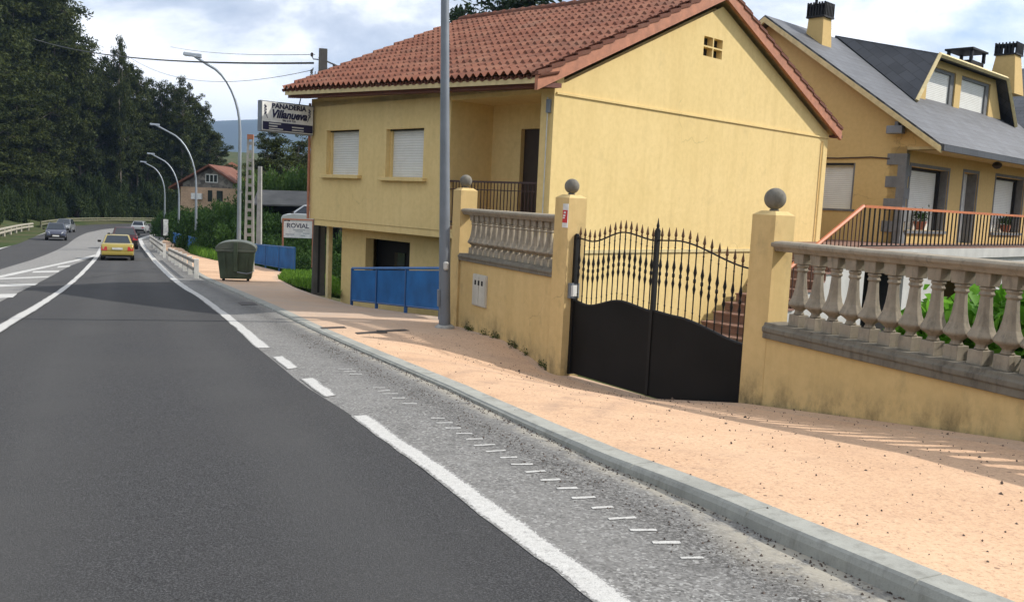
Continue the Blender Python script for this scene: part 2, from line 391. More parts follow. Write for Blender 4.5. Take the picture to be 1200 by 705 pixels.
# ------------------------------------------------------------------ ground and road
left_edge = [xy(-30, -9.8), xy(0, -9.2), xy(30, -6.6), (-34.8, 60.5), (-53.9, 102.8), (-61.5, 124), (-63.6, 136), (-61, 147), (-54, 154.5), (-40, 159), (-10, 162), (40, 160)]
left_edge = catmull(left_edge, 3.)
dark_px = [(702, 703), (560, 597), (416, 488.5), (354, 450), (300, 406), (262, 372), (233, 349), (204, 330), (178, 305), (163, 282.5), (165.5, 278), (183, 273.3)]
right_edge = [np.array([*xy(-30, 1.6), 0]), np.array([*xy(-5, 1.8), 0])] + [G(*p) for p in dark_px] + [np.array([-46.5, 122, 0]), np.array([-46.5, 131, 0]), np.array([-42, 139, 0]), np.array([-30, 145, 0]), np.array([-5, 148.5, 0]), np.array([40, 148, 0])]
right_edge = [p[:2] for p in right_edge]
def zsheet(name, A, B, n, cols, mat, off, power=1., track=False):
    A = resample(A, n, power); B = resample(B, n, power); rows = []
    for a, b in zip(A, B):
        rows.append([(p[0], p[1], float(Hr(p[0], p[1]))+off) for p in (a+(b-a)*k/(cols-1) for k in range(cols))])
    at = None
    if track:      # wheel paths, worn a little paler, at fixed distances from the right edge
        at = dict(track=[[sum(math.exp(-((np.linalg.norm(b-a)*(1-k/(cols-1))-q)/.28)**2) for q in (.75, 2.35, 5.6, 7.2)) for k in range(cols)] for a, b in zip(A, B)])
    return sheet(name, rows, mat, at)
zsheet('road', left_edge, right_edge, 420, 40, M['asphalt'], .0, track=True)
kerb_px = [(1060, 701), (1017, 681.5), (925, 640.5), (842, 600.5), (771, 569.5), (700, 540), (610, 497), (525, 456), (440, 419), (362, 384), (300, 354), (241, 328), (230, 322), (200, 300), (185, 285)]
kerb = [np.array(xy(-30, 3.1)), np.array(xy(-4, 3.15))] + [G(*p)[:2] for p in kerb_px] + [np.array([-42., 113]), np.array([-41., 124])]
kerb = catmull(kerb, 1.)
# old asphalt shoulder, laid under the edge of the new layer
ss = np.concatenate([np.arange(-28, 1, 1.), np.arange(1, 20, .2), np.arange(20, 60, 1.), np.arange(60, 132, 3.)])
ksm = lerp_s(kerb, ss); rsm = lerp_s(np.array(right_edge)[:-4], ss)
rows = []; belt = []; gut = []
for i, s in enumerate(ss):
    a, b = rsm[i], ksm[i]; row = []
    for k in range(22):
        p = a + (b-a)*(-.12 + 1.14*k/21)
        row.append((p[0], p[1], float(Hr(*p))-.003)); w = np.linalg.norm(b-a); d = np.linalg.norm(b-p)/w
        belt.append(max(0, 1-abs(d-.30)/.30)*(1 if s < 22 else .8))
        gut.append(max(0, min(1, 1.2-d*w/np.interp(s, [1, 3, 3.6, 5], [.36, .34, .16, .13]))) if s < 16 else 0.25*max(0, 1.2-d*w/.2))
    rows.append(row)
sheet('road_shoulder', rows, M['old'], dict(belt=belt, gutter=gut))
# worn pale strip between the carriageways
def GP(p): return np.array(xy(p[1], p[2])) if len(p) == 3 else G(*p)[:2]
pale_l = [('w', 4, -4.6), (-80, 342), (0, 316), (64.5, 294), (88.5, 279.2), (103, 272.5), (118, 269.3), (134, 267.3)]
pale_r = [('w', 4, -2.2), (-80, 398), (0, 354), (40, 334), (83, 311.5), (112, 299), (117.5, 290), (127, 276), (138, 267.8)]
o = zsheet('worn_asphalt_strip', catmull([GP(p) for p in pale_l], 1.), catmull([GP(p) for p in pale_r], 1.), 90, 5, M['pale'], .008)
# painted markings
def mark(name, L, Rr, off=.003, step=.4):
    if name.startswith(('hatch', 'lane')): off = .014
    A = catmull([GP(p) for p in L], step); B = catmull([GP(p) for p in Rr], step)
    n = max(len(A), len(B), 4); jit = lambda: rng.normal(0, .006)
    A = resample(A, n); B = resample(B, n)
    rows = []; rim = []
    for a, b in zip(A, B):
        a = a+(jit(), jit()); b = b+(jit(), jit()); w = np.linalg.norm(b-a); us = (0, min(.3, .03/w), .5, 1-min(.3, .03/w), 1)
        rows.append([(*(a+(b-a)*u), float(Hr(*(a+(b-a)*u)))+off) for u in us]); rim += [1, .25, .0, .25, 1]
    return sheet(name, rows, M['paint'], dict(rim=rim))
mark('edge_line', [(411, 487.5), (553, 595), (694, 703), (765, 757)], [(432, 486), (590, 595.5), (746, 703.5), (824, 757)], step=.15)
mark('edge_dash', [(352, 444), (380, 465)], [(369, 442.5), (395, 462.5)], step=.15)
mark('edge_dash', [(319, 418.5), (337, 432.5)], [(332, 417), (350.5, 430.5)], step=.15)
mark('edge_line', [(300, 407.5), (262, 372), (233, 349), (205, 331), (178.5, 305.5), (163, 283), (165, 278.5), (183, 273.6)], [(318, 407.5), (275, 373), (242, 349.5), (213, 331), (185.5, 306.5), (167.5, 283), (169, 279.3), (186, 274.6)])
mark('lane_line', [('w', -20, -2.6), ('w', 2, -1.4), (-80, 443), (0, 380.6), (73.7, 336.4), (103.2, 309.6), (110.6, 300.6), (118, 288), (126.6, 275)], [('w', -20, -2.46), ('w', 2, -1.26), (-80, 457), (0, 391), (79.3, 338), (109, 309.6), (117, 299), (121.5, 288), (128.8, 275)])
mark('hatch_line', [('w', 5, -4.1), (-80, 342.6), (0, 323.3), (60, 310.6), (111.5, 298.3)], [('w', 5, -3.95), (-80, 345.8), (0, 326), (60, 312.6), (112, 300.4)])
for q in ([(-30, 345.8), (20, 344.6), (15.7, 349), (-30, 351.8)], [(-30, 334.6), (45, 332.3), (40.5, 334.9), (-30, 338)], [(0, 326.2), (59, 323.8), (55.3, 325.5), (0, 327.9)], [(38.7, 318), (69.7, 317.2), (68.2, 319.2), (37.8, 320)], [(68, 312.2), (83, 311), (81, 312.9), (67, 313.8)]):
    mark('hatch_bar', [q[0], q[1]], [q[3], q[2]], step=5)
mark('outer_edge_line', [(-60, 308.6), (0, 288.8), (53.6, 271.5), (85, 264.2), (97, 262.8)], [(-60, 312.5), (0, 291.8), (54, 272.7), (87, 264.9), (98, 263.4)])
# short painted ticks on the shoulder
for (px, py) in [(404, 432), (410, 435), (417, 438), (444, 454), (450, 457.5), (457.5, 461), (467, 466), (480, 472.5), (513, 489.6), (521, 495), (531, 501), (544, 507.5), (556, 514), (568, 521), (581, 528), (596, 535.5), (611.7, 543.5), (627.5, 552), (645, 561.7), (664.6, 571.5), (684, 582.5), (706, 594), (729, 606.5), (754, 620.5), (781, 635), (811, 653)]:
    hw = 16.5*(py-240)/413*rng.uniform(.8, 1.1); W = .015+rng.uniform(-.002, .003); tl = rng.uniform(-.02, .07)
    a, b = G(px-hw, py+hw*tl)[:2], G(px+hw, py-hw*tl)[:2]; n = np.array([-(b-a)[1], (b-a)[0]])/np.linalg.norm(b-a)
    rows = [[(*(a+(b-a)*u+n*q*rng.uniform(.75, 1.1)), float(Hr(*(a+(b-a)*u)))+.001) for u in np.linspace(0, 1, 5)] for q in (-W, W)]
    sheet('rumble_mark', [rows[0], [tuple((np.array(p)+q)/2) for p, q in zip(rows[0], rows[1])], rows[1]], M['paint'], dict(rim=[.45]*5+[.0]*5+[.45]*5))

# sidewalk
def kh(s): return np.interp(s, [-30, 1.5, 3, 4.2, 5.2, 7, 13, 20, 40], [.11, .10, .088, .066, .048, .033, .03, .04, .06])
outer = [(5.6, 2.5, -1.52), P(1200, 517, 6.9), P(1030, 493, 8.3), P(870, 472, 9.95), P(768, 467, 11.4), P(678, 441, 12.85), P(655, 437, 13.1), P(632, 418, 13.7), P(600, 398, 14.5), P(538, 381, 16.1), P(515, 371, 17.2), P(462, 364, 19.2), P(413, 357.5, 21.4), P(395, 352.5, 22.2)]
outer += [G(368, 345), G(346, 337), G(326, 326.5), G(332, 319), G(300, 311), G(256, 305), G(236, 300), G(222, 296), G(203, 285), G(196, 281), np.array([-36., 112, 0])]
outer = np.array([[p[0], p[1], p[2]] for p in outer]); 
outer[-1, 2] = Hr(*outer[-1, :2])+.1
so = SX*outer[:, 0]+SY*outer[:, 1]
keep = [0]
for i in range(1, len(so)):
    if so[i] > so[keep[-1]]+.05: keep.append(i)
outer = outer[keep]
s2 = np.concatenate([np.arange(0, 14, .09), np.arange(14, 22, .2), np.arange(22, 60, .6), np.arange(60, 105, 2.)])
K = lerp_s(kerb, s2); O_ = lerp_s(np.vstack([[*xy(-2, 7.2), -1.45], outer]), s2)
KW = .185
rows = []; greyed = []
for i, s in enumerate(s2):
    a = np.array([K[i, 0], K[i, 1]]); b = O_[i, :2]; d = (b-a)/np.linalg.norm(b-a); a2 = a + d*(KW-.01)
    za = float(Hr(*a2)) + kh(s) - .004; zb = O_[i, 2]; row = []
    for k in range(49):
        t = k/48; p = a2+(b-a2)*t
        e = t*t*(3-2*t) if s < 15 else t
        row.append((p[0], p[1], za+(zb-za)*e)); greyed.append(np.interp(s, [11, 16, 26, 33], [0, .85, .85, .0])*(1-.3*t) + .35*(t > .9))  # greyer tone along the stretch before the house and on the outer strip
    rows.append(row)
scuff = np.zeros(len(greyed)); SP = np.array([p for r in rows for p in r])[:, :2]
for arc in ([(520, 462), (566, 444), (612, 437), (660, 437)], [(600, 452), (640, 456), (690, 461), (750, 468)], [(640, 505), (668, 482), (694, 467), (730, 462)], [(690, 520), (712, 494), (742, 476), (790, 471)], [(560, 470), (600, 462), (650, 470)]):
    pa_ = catmull([G(*p, -.15)[:2] for p in arc], .08)
    dd = np.min(np.hypot(SP[:, None, 0]-pa_[None, :, 0], SP[:, None, 1]-pa_[None, :, 1]), 1); scuff = np.maximum(scuff, np.exp(-(dd/.085)**2))
sheet('sidewalk', rows, M['side'], dict(greyed=greyed, scuff=scuff))
SIDE = np.array(rows)[:, ::4]
def side_z(x, y):
    d = (SIDE[:, :, 0]-x)**2+(SIDE[:, :, 1]-y)**2; i = np.unravel_index(np.argmin(d), d.shape); return float(SIDE[i][2])
# kerb: one swept profile with joints left to the material
rows = []
jn = np.arange(-4.9, 24, 1.03); s3 = np.sort(np.concatenate([np.arange(-5, 20, .2), jn-.006, jn, jn+.006, np.arange(20, 60, .6), np.arange(60, 105, 2.)]))
K3 = lerp_s(kerb, s3)
for i, s in enumerate(s3):
    p = K3[i]; n = np.array([SY, -SX]); q = K3[min(i+4, len(s3)-1)]-K3[max(i-4, 0)]; n = np.array([q[1], -q[0]])/np.linalg.norm(q)
    z = float(Hr(*p)); h = kh(s); j = rng.normal(0, .0015); h = h-.012 if np.abs(jn-s).min() < 1e-6 else h
    prof = [(-.006, -.05), (0, h*.55), (.012, h-.012), (.026, h), (KW+j, h), (KW+j, -.05)]
    rows.append([(p[0]+n[0]*w, p[1]+n[1]*w, z+dz) for w, dz in prof])
o = sheet('kerb', rows, M['kerb'], smooth=False)

# terrain under and around everything
le = np.array(left_edge)
def seg_dist(x, y, poly):
    best = np.full(x.shape, 1e9); side = np.zeros(x.shape)
    for a, b in zip(poly[:-1], poly[1:]):
        d = b-a; t = np.clip(((x-a[0])*d[0]+(y-a[1])*d[1])/(d@d), 0, 1)
        dx, dy = x-(a[0]+t*d[0]), y-(a[1]+t*d[1]); r = np.hypot(dx, dy)
        c = d[0]*dy-d[1]*dx; m = r < best; best = np.where(m, r, best); side = np.where(m, np.sign(c), side)
    return best*side
def sm(x): x = np.clip(x, 0, 1); return x*x*(3-2*x)
def T(x, y):
    x = np.asarray(x, float); y = np.asarray(y, float)
    s, t = SX*x+SY*y, SY*x-SX*y
    z = Hr(x, y)
    d = seg_dist(x, y, le[::3])
    kt = np.interp(s, [-30, 0, 10, 20, 31, 57, 86, 110], [3.1, 3.1, 3.6, 4.4, 5.3, 7.7, 10.5, 14])
    z = z - .14 - 1.05*sm((t-kt-.7)/2.)*(1-sm((s-60)/30)) - .9*sm((t-kt-5)/6)*(1-sm((s-90)/30))
    z = np.where(d > 2.5, z + .14 + np.minimum(.26*(d-2.5), 9+.05*d), z)
    far = np.hypot(x, y)
    z = z - 55*sm((far-260)/500)*(d <= 60) - 40*sm((far-500)/600)*(d > 60)
    return z
g = np.unique(np.concatenate([np.arange(-60, 60, 1.5), np.arange(-200, 200, 6), np.arange(-600, 601, 50), [-6000, -3500, -2200, -1500, -1000, 1000, 1500, 2200, 3500, 6000]]))
gy = np.unique(np.concatenate([np.arange(-12, 80, 1.5), np.arange(80, 240, 4), np.arange(240, 700, 40), [-60, -300, -1500, 1000, 1500, 2200, 3500, 6500]]))
XX, YY = np.meshgrid(g, gy); ZZ = T(XX, YY)
sheet('ground', [[(XX[i, j], YY[i, j], ZZ[i, j]) for j in range(XX.shape[1])] for i in range(XX.shape[0])], M['ground'])
# far hills
def hills(name, x0, x1, y0, y1, peak, seed, base):
    r = np.random.default_rng(seed); ph = r.uniform(0, 6.28, (6, 2)); n = 60
    rows = []
    for j in range(14):
        v = j/13; row = []
        for i in range(n):
            u = i/(n-1); h = sum(math.sin(2*math.pi*(k+1)*.9*u+ph[k, 0])*math.cos(3*(k+1)*.4*v+ph[k, 1])/(k+1.4) for k in range(6))
            e = math.sin(math.pi*v)**.8*(math.sin(math.pi*u)**.5)
            row.append((x0+(x1-x0)*u, y0+(y1-y0)*v, base+max(0, e*peak*(.82+.22*h))))
        rows.append(row)
    return sheet(name, rows, M['hill'])
hills('hills', -3300, 900, 2900, 4800, 430, 3, -70)
hills('hills', -420, 60, 560, 900, 62, 5, -58)

# ------------------------------------------------------------------ garden wall, gate, pillars
def frame_from(a, b):      # local y runs from a to b, local x to its right
    a = np.array(a[:2]); b = np.array(b[:2]); d = b-a; L = np.linalg.norm(d); d /= L
    return a, math.atan2(-d[0], d[1]), L
def finial(name, parent, r, z):
    mb = MB(); prof = [(.05, 0), (.055, .012), (.045, .02)]
    for k in range(13):
        a = -math.pi/2+.35+(math.pi-.35)*k/12; prof.append((max(.002, r*math.cos(a)), .015+r+r*math.sin(a)))
    return mb.lathe(prof, (0, 0, z), 24).build(name, M['ball'], parent, True)
def foot_attr(o, z_of, h=.55):
    me = o.data; a = me.attributes.new('foot', 'FLOAT', 'POINT'); mw = o.matrix_basis
    if o.parent: mw = Matrix.Translation(o.parent.location) @ Matrix.Rotation(o.parent.rotation_euler.z, 4, 'Z')
    vals = []
    for v in me.vertices:
        w = mw @ v.co; vals.append(max(0, min(1, 1-(w.z-z_of(w.x, w.y))/h)))
    a.data.foreach_set('value', np.array(vals, np.float32))
def gridded_wall(mb, x0, x1, y0, y1, z0, z1, ny, nz):   # a slab meshed finely enough to carry the damp mark
    for X in (x0, x1):
        o = len(mb.v)
        for k in range(nz+1):
            for j in range(ny+1): mb.v.append((X, y0+(y1-y0)*j/ny, z0+(z1-z0)*k/nz))
        for k in range(nz):
            for j in range(ny):
                a = o+k*(ny+1)+j; mb.f.append((a, a+1, a+ny+2, a+ny+1))
    n2 = (ny+1)*(nz+1); o = len(mb.v)-2*n2
    top = nz*(ny+1)
    for j in range(ny): mb.f.append((o+top+j, o+top+j+1, o+n2+top+j+1, o+n2+top+j)); mb.f.append((o+j, o+n2+j, o+n2+j+1, o+j+1))
    for k in range(nz):
        for j in (0, ny): a = o+k*(ny+1)+j; mb.f.append((a, a+ny+1, a+n2+ny+1, a+n2))
def pillar(label, c, rz, w, z0, z1, r):
    t = thing('gate_pillar', label, 'pillar', (c[0], c[1], z0), rz, 'yellow pillars with stone balls')
    h = z1-z0; mb = MB(); rows = 14; lv = [0 + (h-.07)*k/rows for k in range(rows+1)]
    wd = [w/2]*(rows+1)
    lv += [h-.045, h]; wd += [w/2, w*.30]
    vs = []; n = 16
    for z, a in zip(lv, wd):
        for k in range(4):
            x0, y0 = [(-1, -1), (1, -1), (1, 1), (-1, 1)][k]; x1, y1 = [(1, -1), (1, 1), (-1, 1), (-1, -1)][k]
            for j in range(4): vs.append((a*(x0+(x1-x0)*j/4), a*(y0+(y1-y0)*j/4), z))
    fs = [(i*n+j, i*n+(j+1) % n, (i+1)*n+(j+1) % n, (i+1)*n+j) for i in range(len(lv)-1) for j in range(n)]
    fs.append(tuple((len(lv)-1)*n+j for j in range(n)))
    mb.add(vs, fs); sh = mb.build('shaft', M['wallb'], t)
    foot_attr(sh, lambda x, y: side_z(x, y), .5)
    finial('finial', t, r, h); return t
PW = .325
pR = np.array([2.865, 10.02]); pL = np.array([.79, 13.05]); pFar = np.array([-.92, 16.15])
wR = np.array([4.26, 7.0]); gdir = (pL-pR)/np.linalg.norm(pL-pR); grz = math.atan2(-gdir[0], gdir[1])
def zpx(px, py, Y): return float(P(px, py, Y)[2])
zR0, zL0, zF0 = zpx(868, 474, 10)-.15, zpx(665, 441, 13)-.12, zpx(535, 384, 16)-.15
pillR = pillar('yellow gate pillar with ball between the black gate and the near balustrade', pR, grz, PW, zR0, zpx(903, 247, 10.0), .120)
pillL = pillar('yellow gate pillar with ball carrying the red notice, left of the black gate', pL, grz, PW, zL0, zpx(664, 228, 13.05), .108)
fd = (pFar-pL)/np.linalg.norm(pFar-pL); frz = math.atan2(-fd[0], fd[1])
pillF = pillar('yellow pillar with ball beside the tall grey lamp post', pFar, frz, PW, zF0, zpx(541, 220, 16.1), .110)

BAL = [(.050, 0.128), (.062, .138), (.050, .152), (.047, .172), (.075, .195), (.118, .222), (.128, .238), (.124, .252), (.104, .285), (.084, .33), (.068, .40), (.058, .48), (.053, .55), (.050, .585), (.064, .592), (.066, .607), (.056, .615), (.055, .632), (.066, .64), (.066, .655), (.052, .665)]
def baluster_mesh(H, k=1.):
    mb = MB(); f = H/.78
    mb.lathe([(r*k, z*f) for r, z in BAL], n=8 if k > .9 else 12)
    mb.hexa([(-.075*k, -.075*k, 0), (.075*k, -.075*k, 0), (.075*k, .075*k, 0), (-.075*k, .075*k, 0)], [(-.072*k, -.072*k, .128*f), (.072*k, -.072*k, .128*f), (.072*k, .072*k, .128*f), (-.072*k, .072*k, .128*f)])
    mb.hexa([(-.066*k, -.066*k, .665*f), (.066*k, -.066*k, .665*f), (.066*k, .066*k, .665*f), (-.066*k, .066*k, .665*f)], [(-.076*k, -.076*k, H+.01), (.076*k, -.076*k, H+.01), (.076*k, .076*k, H+.01), (-.076*k, .076*k, H+.01)])
    return mb
def balustrade(label, a, b, zrail, zmould, mh, pos_list, wall_x, kk=1.):
    o2, rz, L = frame_from(a, b)
    t = thing('garden_wall', label, 'wall', (o2[0], o2[1], zmould), rz)
    mb = MB(); gridded_wall(mb, -.13, .13, 0, L, -1.9, -mh, int(L/.12), 16)
    w = mb.build('base_wall', M['wallb'], t); foot_attr(w, lambda x, y: side_z(x, y), .34)
    mb = MB()      # stepped weathered moulding
    mb.prism([(-.17, -mh), (-.17, -mh*.62), (-.185, -mh*.55), (-.185, -mh*.3), (-.16, -mh*.2), (-.15, 0), (.15, 0), (.16, -mh*.2), (.185, -mh*.3), (.185, -mh*.55), (.17, -mh*.62), (.17, -mh)], 1, 0, L)
    mb.build('moulding', M['mould'], t, bevel=.008)
    rh = .115; hr = zrail-zmould
    mb = MB(); mb.prism([(-.10, hr-rh), (-.12, hr-rh+.03), (-.145, hr-.06), (-.15, hr-.03), (-.12, hr-.008), (0, hr), (.12, hr-.008), (.15, hr-.03), (.145, hr-.06), (.12, hr-rh+.03), (.10, hr-rh)], 1, 0, L)
    mb.build('handrail', M['stone'], t, bevel=.006)
    b0 = None; H = hr-rh
    for y in pos_list(L):
        if b0 is None: b0 = baluster_mesh(H, kk).build('baluster', M['stone'], t, False, .004, seg=1); b0.location = (0, y, 0)
        else:
            c = b0.copy(); COL.objects.link(c); c.parent = t; c.location = (0, y, 0)
    return t
nearend = wR + (wR-pR)/np.linalg.norm(wR-pR)*4.2
pa = pR + (wR-pR)/np.linalg.norm(wR-pR)*PW*.48
wallR = balustrade('near yellow wall with large stone balusters above the pink pavement', nearend, pa, -.31, -1.21, .175, lambda L: [L-.36-.245*k for k in range(int((L-.3)/.245))], 0)
pb, pc = pFar - fd*PW*.48, pL + fd*PW*.48
wallL = balustrade('far yellow wall with stone balusters and three-slot meter box, between the pillars', pc, pb, -.185, -.98, .125, lambda L: [.13+(L-.26)*(k+.35)/15 for k in range(15)], 0, .9)
# meter box, intercom, notice
mb = MB(); mb.box(-.155, -.13, 0, .62, 0, .62)
o2, rz, L = frame_from(pc, pb)
mt = thing('meter_box', 'cream double-door meter box with three slots on the far yellow wall', 'meter box', (*(o2+fd*(L*.655)), zpx(561, 357, 15.4)), rz)
MB().box(-.165, -.128, 0, .50, 0, .54).build('frame', M['metalbox'], mt, bevel=.005)
for k, (y0, y1) in enumerate(((.02, .235), (.255, .48))):
    MB().box(-.178, -.164, y0, y1, .02, .52).build('door', M['metalbox'], mt, bevel=.004)
for k in range(3):
    MB().box(-.182, -.176, .09+.125*k, .15+.125*k, .36, .44).build('slot', M['dark'], mt)
it = thing('intercom', 'small silver intercom box on the left gate pillar', 'intercom', (pL[0], pL[1], zpx(671, 341, 12.9)-.10), grz)
MB().box(-.11, .07, -PW/2-.05, -PW/2-.001, 0, .22).build('housing', M['galvd'], it, bevel=.006)
MB().box(-.085, .045, -PW/2-.058, -PW/2-.049, .03, .19).build('panel', M['white'], it, bevel=.003)
nt_ = thing('notice_plate', 'red and white notice plate on the left gate pillar', 'notice', (pL[0], pL[1], zpx(654, 266, 13.)), grz)
MB().box(-PW/2-.012, -PW/2-.001, -.16, -.04, 0, .34).build('plate', M['white'], nt_)
MB().box(-PW/2-.016, -PW/2-.011, -.155, -.045, .07, .25).build('red_panel', M['red'], nt_)
mb = MB()
for k, (a, b_) in enumerate(((.2, .23), (.16, .185), (.13, .15))): mb.box(-PW/2-.019, -PW/2-.0155, -.12+.01*k, -.075+.01*k, a, b_)
mb.build('lettering', M['white'], nt_)
# gate
GA, GB = pL - gdir*PW*.5, pR + gdir*PW*.5
o2, rz, GL = frame_from(GA, GB)
gate = thing('entrance_gate', 'black double-leaf iron gate with spear tops between the yellow pillars', 'gate', (o2[0], o2[1], -2.46), rz)
ZG = -2.46
def interp(u, xs, ys):  # smooth
    u = np.asarray(u, float); i = np.clip(np.searchsorted(xs, u)-1, 0, len(xs)-2); xs = np.array(xs); ys = np.array(ys)
    t = (u-xs[i])/(xs[i+1]-xs[i]); t = t*t*(3-2*t); return ys[i]+(ys[i+1]-ys[i])*t
leafdefs = [('l', .03, GL*.497, [0, .18, .62, 1.], [-1.41, -1.445, -1.30, -1.36], [0, .2, .62, 1.], [-.50, -.53, -.365, -.44]),
            ('r', GL*.503, GL-.03, [0, .25, 1.], [-1.35, -1.37, -1.55], [0, .22, 1.], [-.43, -.415, -.66])]
for nm, y0, y1, px_, pz_, rx_, rz_ in leafdefs:
    us = np.linspace(0, 1, 33); zt = interp(us, px_, pz_)-ZG
    mb = MB(); ys = y0+(y1-y0)*us
    for i in range(32):
        mb.hexa([(-.015, ys[i], 0), (.015, ys[i], 0), (.015, ys[i+1], 0), (-.015, ys[i+1], 0)], [(-.015, ys[i], zt[i]), (.015, ys[i], zt[i]), (.015, ys[i+1], zt[i+1]), (-.015, ys[i+1], zt[i+1])])
    vs = []; fs = []
    mb = MB()
    n = 33
    vs = [(x, ys[i], z) for x in (-.015, .015) for z in (0, 1) for i in range(n)]
    vs = [(x, y, (zt[k % n] if z else 0)) for k, (x, y, z) in enumerate(vs)]
    for i in range(n-1):
        fs += [(i, i+1, n+i+1, n+i), (2*n+i, 3*n+i, 3*n+i+1, 2*n+i+1), (n+i, n+i+1, 3*n+i+1, 3*n+i)]
    fs += [(0, n, 3*n, 2*n), (n-1, 3*n-1-0, 4*n-1, 2*n-1)]
    fs[-1] = (n-1, 2*n-1, 4*n-1, 3*n-1)
    lf = MB().add(vs, fs).build('leaf', M['gatepanel'], gate)
    tr = MB().tube([(0, y0+(y1-y0)*u, float(interp(u, rx_, rz_))-ZG) for u in np.linspace(0, 1, 25)], .011, 6).build('top_rail', M['black'], lf, True)
    sash = MB().tube([(0, y0+(y1-y0)*u, float(interp(u, px_, pz_))-ZG+.004) for u in np.linspace(0, 1, 25)], .02, 6).build('panel_edge', M['black'], lf, True)
    k_n = 15 if nm == 'l' else 13
    for k in range(k_n):
        u = (k+.62)/(k_n+.25); y = y0+(y1-y0)*u; a = float(interp(u, px_, pz_))-ZG; b_ = float(interp(u, rx_, rz_))-ZG
        mb = MB(); mid = (a*.46+b_*.54); prof = []
        for dz, r in ((-.17, .008), (-.13, .014), (-.10, .019), (-.06, .011), (-.03, .009), (-.02, .016), (0, .017), (.02, .016), (.03, .009), (.06, .012), (.10, .021), (.14, .015), (.19, .008)): prof.append((r*1.12, mid+dz))
        mb.lathe([(.0085, a-.01), (.0085, a+.1), (.014, a+.11), (.0085, a+.12)] + prof + [(.0085, b_-.1), (.014, b_-.09), (.0085, b_-.08), (.0085, b_)], (0, y, 0), 6)
        rod = mb.build('rod', M['black'], lf, True)
        MB().lathe([(.009, b_), (.015, b_+.025), (.009, b_+.04), (.021, b_+.065), (.014, b_+.105), (.002, b_+.165)], (0, y, 0), 6).build('spear', M['rust'], lf, False)
mb = MB(); mb.box(-.04, .04, -.01, .05, -.02, 1.99); mb.lathe([(.035, 0), (.03, .02), (.02, .03)], (0, .02, 1.99), 10)
mb.build('stile', M['black'], gate)
mb = MB(); mb.box(-.03, .03, GL*.5-.024, GL*.5+.024, 0, 2.16); mb.lathe([(.03, 0), (.03, .02), (.018, .03), (.022, .06), (.012, .1), (.002, .16)], (0, GL*.5, 2.155), 8)
mb.build('centre_stile', M['black'], gate, bevel=.004)
MB().box(-.03, .03, GL-.03, GL, 0, 1.85).build('stile', M['black'], gate)
MB().box(-.06, -.012, GL*.5+.06, GL*.5+.17, .97, 1.02).build('handle', M['iron'], gate, bevel=.005)
MB().box(-.09, -.03, -.07, -.0, .42, .60).build('lock_box', M['black'], gate, bevel=.005)

# ------------------------------------------------------------------ house walls with openings
def wall_holes(mb, axis, c, thick, u0, u1, z0, z1, holes):
    """slab on plane axis=c (thickness grows towards +), spanning u and z, with rectangular openings and their reveals"""
    us = sorted({u0, u1, *[h[0] for h in holes], *[h[1] for h in holes]}); zs = sorted({z0, z1, *[h[2] for h in holes], *[h[3] for h in holes]})
    us = [u for u in us if u0 <= u <= u1]; zs = [z for z in zs if z0 <= z <= z1]
    def pt(u, z, d): return (c+d, u, z) if axis == 'x' else (u, c+d, z)
    def inside(u, z): return any(h[0] < u < h[1] and h[2] < z < h[3] for h in holes)
    for a, b in zip(us[:-1], us[1:]):
        for e, f in zip(zs[:-1], zs[1:]):
            if inside((a+b)/2, (e+f)/2): continue
            for d in (0, thick): mb.quad(pt(a, e, d), pt(b, e, d), pt(b, f, d), pt(a, f, d))
    def strip(a, e, b, f): mb.quad(pt(a, e, 0), pt(b, f, 0), pt(b, f, thick), pt(a, e, thick))
    for (a, b, e, f) in [(u0, u1, z0, z1)] + list(holes):
        strip(a, e, b, e); strip(a, f, b, f); strip(a, e, a, f); strip(b, e, b, f)
    return mb
AH = R(43.5)
C1 = P(643, 247, 17.8)
house = thing('yellow_house', 'yellow house with red clay tile roof and blank gable beside the road', 'house', (C1[0], C1[1], 0), AH)
FL, GWD = 9.06, 10.95
winA, winB = (6.76, 8.28, .44, 1.57), (4.11, 5.59, .41, 1.54)
rec = (.36, 3.16, -.62, 2.11)
mb = MB(); wall_holes(mb, 'x', 0, .25, 0, FL, -.76, 2.42, [winA, winB, rec])
front = mb.build('front_wall', M['wall'], house)
# gable: wall with the four-pane vent, then the triangle
def gz(x): return 2.20+.455*(min(x, GWD-x+.0)+.0)
mb = MB()
vx = [4.80, 5.155, 5.195, 5.55]; vz = [3.49, 3.69, 3.725, 3.93]
holes = [(vx[0], vx[1], vz[0], vz[1]), (vx[2], vx[3], vz[0], vz[1]), (vx[0], vx[1], vz[2], vz[3]), (vx[2], vx[3], vz[2], vz[3])]
xs = sorted({.25, GWD, GWD/2, *vx}); zs_ = [-4.2, -.98, 2.1, *vz]
for a, b in zip(xs[:-1], xs[1:]):
    za, zb = 2.2+.455*min(a, GWD-a), 2.2+.455*min(b, GWD-b)
    for y in (0, .22):
        levels = [z for z in zs_]
        for e, f in zip(levels[:-1], levels[1:]):
            if any(h[0] <= a and b <= h[1] and h[2] <= e and f <= h[3] for h in holes): continue
            if e >= 2.1 and (za < f or zb < f): continue
            mb.quad((a, y, e), (b, y, e), (b, y, f), (a, y, f))
        top = 2.1
        for f in levels:
            if f <= min(za, zb): top = f
        mb.quad((a, y, top), (b, y, top), (b, y, zb), (a, y, za))
for h in holes:
    a, b, e, f = h
    mb.quad((a, 0, e), (b, 0, e), (b, .22, e), (a, .22, e)); mb.quad((a, 0, f), (b, 0, f), (b, .22, f), (a, .22, f)); mb.quad((a, 0, e), (a, 0, f), (a, .22, f), (a, .22, e)); mb.quad((b, 0, e), (b, 0, f), (b, .22, f), (b, .22, e))
